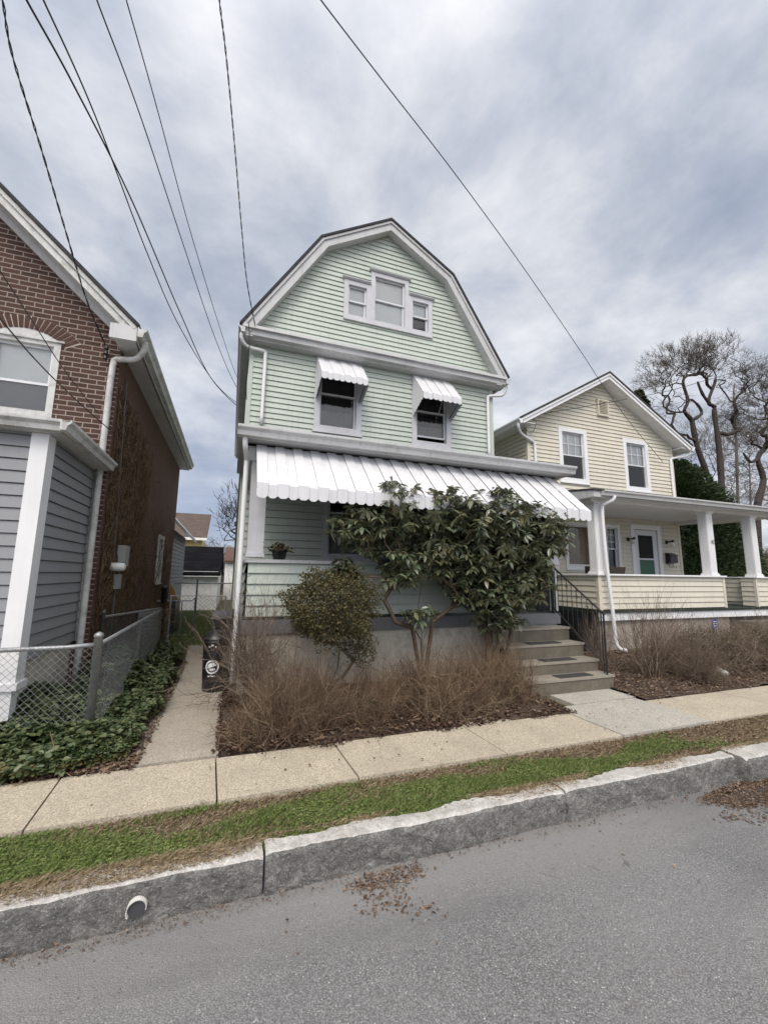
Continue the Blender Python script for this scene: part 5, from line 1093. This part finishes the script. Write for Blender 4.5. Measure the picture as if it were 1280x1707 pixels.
# round brown-green shrub
T_ = thing('round_shrub', 'round small leaved bronze green shrub on gnarled bare stems', 'shrub', (1.35, 4.85, .24))
cR = np.array([1.12, 4.85, 1.30]); tg = ellip(520, cR, (.46, .46, .40), .38); 
root = [[(1.02, 4.85, .24), (1.06, 4.85, .36)], [(1.16, 4.86, .46), (1.30, 4.86, .55), (1.42, 4.85, .72)], [(1.08, 4.84, .5), (1.12, 4.84, .7)], [(1.0, 4.84, .5), (.88, 4.84, .75)], [(1.14, 4.8, .36), (1.32, 4.8, .40), (1.52, 4.8, .62)], [(1.12, 4.9, .4), (1.24, 4.92, .62), (1.26, 4.9, .9)], [(.98, 4.8, .4), (.98, 4.78, .8)]]
tg = np.concatenate([tg, ellip(70, (1.48, 4.85, .85), (.22, .3, .22), .5)]); nodes, par, cnt = grow(root, tg, .09, .016, .0, .05); npmesh('branches', *skel_tubes(nodes, par, cnt, .0026, .020, 5), 'bark_brown', T_)
n = 15000; d = rdir(n); rad = rng.uniform(.35, 1, n)**.45; bump_ = 1+.06*np.sin(d[:, 0]*17+d[:, 2]*15)+.12*np.sin(d[:, 0]*7+d[:, 2]*5)+.08*np.sin(d[:, 1]*9+1+d[:, 0]*4)
C = cR+d*(rad*bump_)[:, None]*np.array([.56, .52, .47]); C = C[(C[:, 2] > 1.0) | (rng.uniform(0, 1, n) < .35)]
C = np.concatenate([C, ellip(900, (1.50, 4.85, .85), (.20, .28, .24), .5)]); n = len(C); npmesh('foliage', *leaves(C, rdir(n, -.3, 1), rdir(n, 0, 1), rng.uniform(.018, .044, n), rng.uniform(.010, .020, n)), 'box_leaf', T_)
# bare twiggy shrubs
def twig_mesh(nstem, h, spread, base=.10, r=.0036, fork=2, wav=.05, levels=7, arch=.0, dome=0.):
    A = []; B = []; ra = []; rb = []; tn = []
    for s_ in range(nstem):
        t = rng.uniform(0, 2*math.pi); rr = base*math.sqrt(rng.uniform(0, 1)); p = np.array([rr*math.cos(t), rr*math.sin(t), 0.])
        out = spread*(abs(rng.normal(.0, 1))*.6+rng.uniform(0, .25)); t += rng.normal(0, .5)
        d = unit(np.array([math.cos(t)*out, math.sin(t)*out, 1.])); H = h*rng.uniform(.45, 1.08)*(1-dome*(1-d[2])); L = H/levels
        tone = rng.uniform(0, 1); rs = r*rng.choice([.55, .8, 1.1, 1.7], p=[.35, .35, .2, .1])
        stack = [(p, d, 0, rs, tone)]
        while stack:
            p, d, l_, r_, to = stack.pop()
            if l_ >= levels: continue
            nd = unit(d+rng.normal(0, wav, 3)*1.8+np.array([0, 0, .03-arch*l_*.06])); q = p+nd*L*rng.uniform(.75, 1.25); A.append(p); B.append(q); ra.append(r_); rb.append(r_*.82); tn.append(to)
            stack.append((q, nd, l_+1, r_*.82, to))
            if l_ > 0 and rng.uniform() < .16*fork: stack.append((q, unit(nd+rng.normal(0, .5, 3)), l_+2, r_*.62, to))
            if l_ > 1 and rng.uniform() < .10*fork: stack.append((q, unit(nd+rng.normal(0, .8, 3)), levels-1, r_*.5, to))
    V, Fq = tubes(A, B, np.array(ra), np.array(rb), 3); return V, Fq, np.repeat(tn, 6)
def bare_shrub(x, y, z, mesh_src, label, sc_=(1, 1, 1), rz_=0, name='bare_shrub', mat='stem_tan', group='bare twiggy shrubs in the beds'):
    if isinstance(mesh_src, bpy.types.Object): o = mesh_src.copy(); COL.objects.link(o)
    else: o = npmesh(name, mesh_src[0], mesh_src[1], mat, tone=mesh_src[2])
    o.location = (x, y, z); o.rotation_euler = (0, 0, rz_); o.scale = sc_
    return tag(o, label, 'shrub', group)
bm1 = twig_mesh(380, 1.0, 1.25, .30, .0052, 3.0, .13, 8, dome=.30)
s1 = bare_shrub(.66, 4.40, .20, bm1, 'widest tan twiggy shrub, at the left corner beside the path', (.58, .70, .95), 0)
bare_shrub(.26, 4.16, .20, twig_mesh(150, .36, 1.6, .16, .0036, 3, .22, 6), 'smallest low tuft of twigs at the path corner of the leaf bed')
bm2 = twig_mesh(70, .98, .30, .26, .0036, 1.8, .06, 8)
s2 = bare_shrub(.95, 4.62, .20, bm2, 'leafless shrub growing under the round bronze shrub', (1, .9, .80), 1)
bare_shrub(1.65, 4.66, .20, s2, 'leafless shrub just right of the round bronze shrub', (1.1, .9, .82), 2.2)
bare_shrub(2.25, 4.62, .20, s2, 'leafless shrub before the foot of the twisted rhododendron', (1.1, .9, .95), 3.4)
bare_shrub(2.80, 4.62, .20, s2, 'leafless shrub between the two rhododendron trunks', (1.1, .9, .95), 4.2)
bare_shrub(3.32, 4.62, .20, s2, 'leafless shrub brushing the left edge of the steps', (.95, .8, .92), 5.2)
bm3 = twig_mesh(380, .82, 1.15, .42, .0048, 3.8, .21, 7)
s3 = bare_shrub(.66, 4.28, .20, bm3, 'low sprawling twigs at the front left of the leaf bed', (.85, .7, .95), .4)
bare_shrub(1.45, 4.45, .20, s3, 'low sprawling twigs in front of the round shrub', (.9, .6, .8), 1.4)
bare_shrub(2.15, 4.42, .20, s3, 'low sprawling twigs in the middle of the leaf bed', (.9, .6, 1), 2.4)
bare_shrub(2.75, 4.40, .20, s3, 'low sprawling twigs right of the bed centre', (.9, .6, 1.1), 3.4)
bare_shrub(3.22, 4.45, .20, s3, 'low sprawling twigs next to the lowest step', (.6, .6, 1.1), 4.4)
bm4 = twig_mesh(46, 1.75, .42, .10, .015, 5.0, .15, 10)
bare_shrub(.32, 4.95, .22, bm4, 'tall pale twiggy bush rising at the left corner of the porch', (.55, .75, .98), 1.0, mat='stem_brown', group=None)
bm5 = twig_mesh(95, 1.25, .55, .14, .0062, 3.0, .09, 8)
s5 = bare_shrub(6.0, 4.72, .22, bm5, 'fan shaped leafless bush in front of the cream downspout', (1.0, .8, 1.12), 0, mat='stem_brown')
bare_shrub(5.35, 5.05, .22, s5, 'thin leafless bush between the iron railing and the cream porch', (.5, .6, .85), 2)
bm6 = twig_mesh(520, 1.0, 1.2, .50, .0058, 3.4, .20)
s6 = bare_shrub(7.5, 4.95, .25, bm6, 'low tangled brown bush behind the white drain pipe', (1.0, .9, .95), 0, mat='stem_brown')
bare_shrub(8.6, 4.8, .27, s6, 'low tangled brown bush in front of the blue sign', (1.1, .9, .85), 1)
bare_shrub(9.7, 4.8, .27, s6, 'low tangled brown bush before the broken steps', (1.1, .9, .95), 2)
bare_shrub(10.7, 4.7, .27, s6, 'low tangled brown bush at the right edge of the photo', (1.1, .9, 1), 3)
bare_shrub(6.7, 4.6, .23, s6, 'low tangled twigs left of the white drain pipe', (.8, .5, .7), 4)
# sparse leaves on the bushes at right
C = np.concatenate([ellip(2600, (x, 4.85, .55), (.7, .45, .36), .5) for x in (7.5, 8.6, 9.7, 10.7)]); n = len(C)
o = npmesh('ground_cover', *leaves(C, rdir(n), rdir(n, 0, 1), rng.uniform(.02, .04, n), .016), 'box_leaf'); tag(o, 'small evergreen leaves among the tangled bushes at the right', 'ground cover', kind='stuff')
# ivy / pachysandra
def ivy(n, x0, x1, y0, y1, zf, keep=None):
    x = rng.uniform(x0, x1, n); y = rng.uniform(y0, y1, n)
    if keep is not None: k = keep(x, y) > rng.uniform(0, 1, n); x = x[k]; y = y[k]; n = len(x)
    top = zf(x, y); z = .2+(top-.2)*rng.uniform(.45, 1, n)**.6; per = 6; C = np.repeat(np.stack([x, y, z], 1), per, 0)
    a = np.tile(np.arange(per)*2*math.pi/per, n)+np.repeat(rng.uniform(0, 6.28, n), per); D = np.stack([np.cos(a), np.sin(a), rng.uniform(-.25, .55, n*per)], 1)
    L = np.repeat(rng.uniform(.02, .07, n), per)*rng.uniform(.6, 1.2, n*per); return leaves(C, D+.35*rdir(n*per), np.array([0, 0, 1.])+.55*rdir(n*per), L, L*rng.uniform(.4, .75, n*per), .12, .15)
hz = lambda x, y: .24+.14*np.clip((y-4.6)/.5, 0, 1)*np.clip((-1.1-x)/.2, 0, 1)+.16*np.clip((y-3.9)/.5, 0, 1)+.05*np.sin(x*4+y*3)+.05*np.sin(x*9+1)*np.sin(y*7)
edge = lambda x, y: ((y > 3.92+.05*np.sin(x*6)+.10*np.clip((x+1.1)/.5, 0, 1)**2) & (x < -.66+.05*np.sin(y*5)-.18*np.clip((4.4-y)/.5, 0, 1)-.06*np.clip((y-6)/2, 0, 1)))*1.
o = npmesh('ivy', *join([ivy(9000, -3.2, -.6, 3.88, 5.6, hz, edge), ivy(3600, -1.5, -.6, 5.6, 8.2, lambda x, y: hz(x, y)+.12*np.clip((-.8-x)/.2, 0, 1), edge)]), 'ivy_leaf', smooth=True); tag(o, 'dark green leafy ground cover spilling under the chain link fence', 'ground cover', kind='stuff')
o = npmesh('ivy', *join([ivy(1500, -3.2, -.68, 3.86, 4.12, lambda x, y: .27+0*x, edge), ivy(500, -.85, -.6, 4.1, 7, lambda x, y: .27+0*x, edge)]), 'ivy_dry'); tag(o, 'yellowing ground cover at the sidewalk edge of the ivy', 'ground cover', kind='stuff')
o = npmesh('leaf_litter', *join([litter(6000, -3.2, -.60, 3.84, 4.12, lambda x, y: .205+0*x, .015, .045, lambda x, y: np.clip((y-3.86)*10, 0.03, 1)), litter(3500, -.86, -.58, 3.95, 8, lambda x, y: .206+0*x, .012, .035)]), 'litter'); tag(o, 'brown leaves collected where the ivy meets the concrete', 'leaf litter', kind='stuff')
m_ = MB(); m_.tube(smooth_path([(-1.0, 3.86, .215), (-1.12, 3.98, .26), (-1.2, 4.1, .36), (-1.25, 4.15, .45)], 4), .003, 4); tag(m_.build('fallen_twig', 'twig_tan'), 'pale dry stem leaning out of the ivy over the sidewalk', 'twig')
# ------------------------------------------------------------------ trees
def bare_tree(name, label, main, blobs, ntg, r0, rmax, mat, twmat, seg=.5, twn=2, twl=.5, group='bare trees behind the cream house', jit=.06, lazy=.25, tr=.012):
    T_ = thing(name, label, 'tree', tuple(main[0][0]), group)
    nodes = [np.array(p) for p in main[0]]
    tg = np.concatenate([ellip(int(ntg*k), c, r, .6) for c, r, k in blobs])
    allp = list(smooth_path(main[0], 3))
    N0, P0, C0 = grow(allp, tg, seg, jit, .04, lazy)
    tb = [skel_tubes(N0, P0, C0, r0, rmax, 6, .62), (lambda rr: tubes(allp[:-1], allp[1:], rr[:-1], rr[1:], 9))(np.linspace(rmax*1.15, rmax*.40, len(allp))*rng.uniform(.86, 1.16, len(allp)))]
    for mp in main[1:]:
        q = smooth_path(mp, 4); rr = np.linspace(rmax*.62, rmax*.3, len(q))*rng.uniform(.85, 1.15, len(q)); tb.append(tubes(q[:-1], q[1:], rr[:-1], rr[1:], 7))
    npmesh('trunk', *join(tb), mat, T_, True)
    tips = N0[(C0 <= 3)]; tips = tips[len(allp):] if len(tips) > len(allp) else tips
    A = np.repeat(tips, twn, 0); n = len(A); D = unit(rdir(n, -.2, 1)+unit(A-np.array(main[0][-1])))
    B = A+D*rng.uniform(.3, 1, (n, 1))*twl; A2 = np.concatenate([B, A+(B-A)*.5]); B2 = A2+unit(rdir(len(A2), -.1, 1)+np.concatenate([D, D]))*rng.uniform(.2, .6, (len(A2), 1))*twl
    npmesh('crown', *join([tubes(A, B, tr, tr*.7, 3), tubes(A2, B2, tr*.7, tr*.5, 3)]), twmat, T_)
YT = 17.0
def tp(*l): return [at(x, y, YT) for x, y in l]
# gnarled tree: two stems
bare_tree('gnarled_tree', 'gnarled dark bare tree with looping limbs beside the cream gable', [tp((1195, 985), (1197, 900), (1190, 830), (1178, 790), (1163, 750), (1155, 715), (1152, 700), (1140, 685), (1146, 668), (1138, 640), (1140, 630)),
   tp((1155, 700), (1168, 690), (1166, 680), (1155, 668), (1148, 666))],
   [(at(1110, 610, 17), (1.5, 1.8, 1.3), .38), (at(1150, 595, 17), (1.6, 1.8, 1.2), .34), (at(1090, 640, 17), (1.1, 1.2, .7), .16), (at(1180, 610, 17), (1.0, 1.2, 1), .12), (at(1115, 675, 17), (1.1, 1.3, .9), .12), (at(1105, 720, 17), (.7, 1.0, .5), .04)], 760, .0048, .18, 'bark_dark', 'twig_grey', .32, 3, .40, jit=.05, tr=.0075)
bare_tree('gnarled_tree', 'gnarled dark bare tree with a straight right stem and spreading crown', [tp((1205, 985), (1202, 880), (1203, 830), (1200, 780), (1197, 740), (1190, 690), (1190, 678), (1180, 670), (1190, 640), (1192, 632)),
   tp((1182, 672), (1172, 660), (1165, 645), (1162, 636))],
   [(at(1180, 585, 17), (1.6, 1.8, 1.1), .35), (at(1235, 620, 17), (2.9, 1.8, 1.4), .42), (at(1165, 610, 17), (1.0, 1.2, .8), .25), (at(1225, 690, 17), (1.2, 1.3, 1.2), .16)], 760, .0048, .18, 'bark_dark', 'twig_grey', .32, 3, .40, jit=.05, tr=.0075)
bare_tree('slender_tree', 'slender pale barked tree between the gnarled trees and the right edge', [[at(1232, 985, 19), at(1232, 900, 19), at(1228, 800, 19), at(1226, 720, 19), at(1222, 660, 19), at(1224, 640, 19)]],
   [(at(1226, 690, 19), (1.6, 1.5, 2.0), .6), (at(1228, 790, 19), (1.6, 1.5, 1.6), .4)], 480, .0045, .11, 'bark_grey', 'twig_grey', .5, 2, .5)
bare_tree('leaning_tree', 'thick dark bare tree with a forked trunk at the right edge', [[at(1268, 985, 16), at(1262, 900, 16), at(1262, 840, 16), at(1272, 800, 16), at(1262, 765, 16), at(1278, 740, 16), at(1292, 700, 16)], [at(1262, 765, 16), at(1250, 770, 16), at(1238, 755, 16)]],
   [(at(1275, 650, 16), (2.0, 1.5, 2.2), .6), (at(1262, 720, 16), (1.2, 1.5, 1.2), .4)], 700, .0055, .20, 'bark_dark', 'twig_grey', .4, 3, .45, tr=.008)
for i, (x, Y_, lb) in enumerate(((1205, 27, 'thin bare tree behind the gnarled pair'), (1250, 29, 'thin bare tree far behind the slender pale tree'), (1165, 28, 'thin bare tree low behind the cream roof edge'), (1290, 24, 'thin bare tree behind the thick forked trunk'))):
    b_ = at(x, 985, Y_); t_ = at(x+rng.uniform(-6, 6), 760, Y_)
    bare_tree('thin_tree', lb, [[b_, (b_+t_)/2+np.array([.2, 0, 0]), t_]], [(at(x, 740, Y_), (3.0, 2.5, 3.4), .6), (at(x, 830, Y_), (3.0, 2.5, 2.6), .4)], 460, .0055, .14, 'bark_grey', 'twig_grey', .7, 3, .8, tr=.009)
b_ = at(397, 985, 24)
bare_tree('thin_tree', 'small bare tree showing past the left corner of the green house', [[b_, at(396, 930, 24), at(394, 890, 24)]], [(at(392, 850, 24), (1.1, 1.2, 1.4), .7), (at(385, 880, 24), (.9, 1, .9), .3)], 150, .007, .09, 'bark_dark', 'twig_dark', .4, 2, .5, group=None)
def evergreen(name, label, base, h, rx, n, needles_len=.10, trunk_r=.12, shape=.75, zlow=.0, dens_=1.0, lobes=26):
    T_ = thing(name, label, 'tree', tuple(base), 'evergreens beside the cream house'); base = np.array(base)
    m_ = MB(); m_.tube([base, base+np.array([0, 0, h*.5]), base+np.array([0, 0, h*.93])], [trunk_r, trunk_r*.6, .02], 8); m_.build('trunk', 'bark_dark', T_)
    k = int(n/lobes/3); Cs = []; Ds = []
    zl = np.sort(rng.uniform(zlow, 1, lobes*3)); 
    for z_ in zl:
        prof = rx*(1-z_**1.5)**shape*(.55+.45*min(1, z_*5+.5)); a = rng.uniform(0, 6.28); ro = prof*rng.uniform(.45, .95); lr = prof*rng.uniform(.28, .5)+.12
        c = base+np.array([math.cos(a)*ro, math.sin(a)*ro, z_*h]); d = rdir(k); r_ = rng.uniform(.5, 1, (k, 1))**.4; Cs.append(c+d*r_*np.array([lr, lr, lr*1.15])); Ds.append(d*.6+np.array([math.cos(a), math.sin(a), .5]))
    C = np.concatenate(Cs); D = np.concatenate(Ds)+.6*rdir(len(C)); L = rng.uniform(.6, 1.3, len(C))*needles_len
    npmesh('crown', *leaves(C, D, rdir(len(C)), L, L*.42, .1, .2), 'needles', T_)
p0 = at(1142, 985, 13.0); p0[2] = .2
evergreen('arborvitae', 'dense dark evergreen filling the space right of the cream house', p0, 7.0, 2.7, 80000, .13)
p1 = at(1192, 985, 14.0); p1[2] = .2
evergreen('arborvitae', 'rounded evergreen seen between the two right porch columns', p1, 5.0, 2.2, 56000, .13)
p2 = at(1088, 985, 20); p2[2] = .2
evergreen('pine_tree', 'tall pine whose top rises behind the cream roof', p2, 14.6, 2.2, 30000, .26, zlow=.5)
# distant brushy woodland
A = []; B = []
n = 5200; x = rng.uniform(24, 70, n); y = rng.uniform(22, 42, n); h_ = rng.uniform(1.5, 4.0, n)
A = np.stack([x, y, np.full(n, .1)], 1); mid = A+np.stack([rng.normal(0, .4, n), rng.normal(0, .4, n), h_], 1)
tip = np.repeat(mid, 3, 0); tip2 = tip+rdir(3*n, .1, 1)*rng.uniform(.5, 1.6, (3*n, 1))
o = npmesh('brush', *join([tubes(A, mid, .03, .015, 3), tubes(tip, tip2, .015, .008, 3)]), 'twig_brown'); tag(o, 'reddish brown brushwood in the distance past the cream porch', 'brushwood', kind='stuff')
x = rng.uniform(-14, 18, 2600); y = rng.uniform(34, 48, 2600); A = np.stack([x, y, np.full(2600, .1)], 1); mid = A+np.stack([rng.normal(0, .5, 2600), 0*x, rng.uniform(1.5, 3.8, 2600)], 1); tip = np.repeat(mid, 3, 0)
o = npmesh('brush', *join([tubes(A, mid, .03, .015, 3), tubes(tip, tip+rdir(7800, .1, 1)*rng.uniform(.4, 1.2, (7800, 1)), .014, .008, 3)]), 'twig_grey'); tag(o, 'grey brushwood in the distance behind the garage', 'brushwood', kind='stuff')
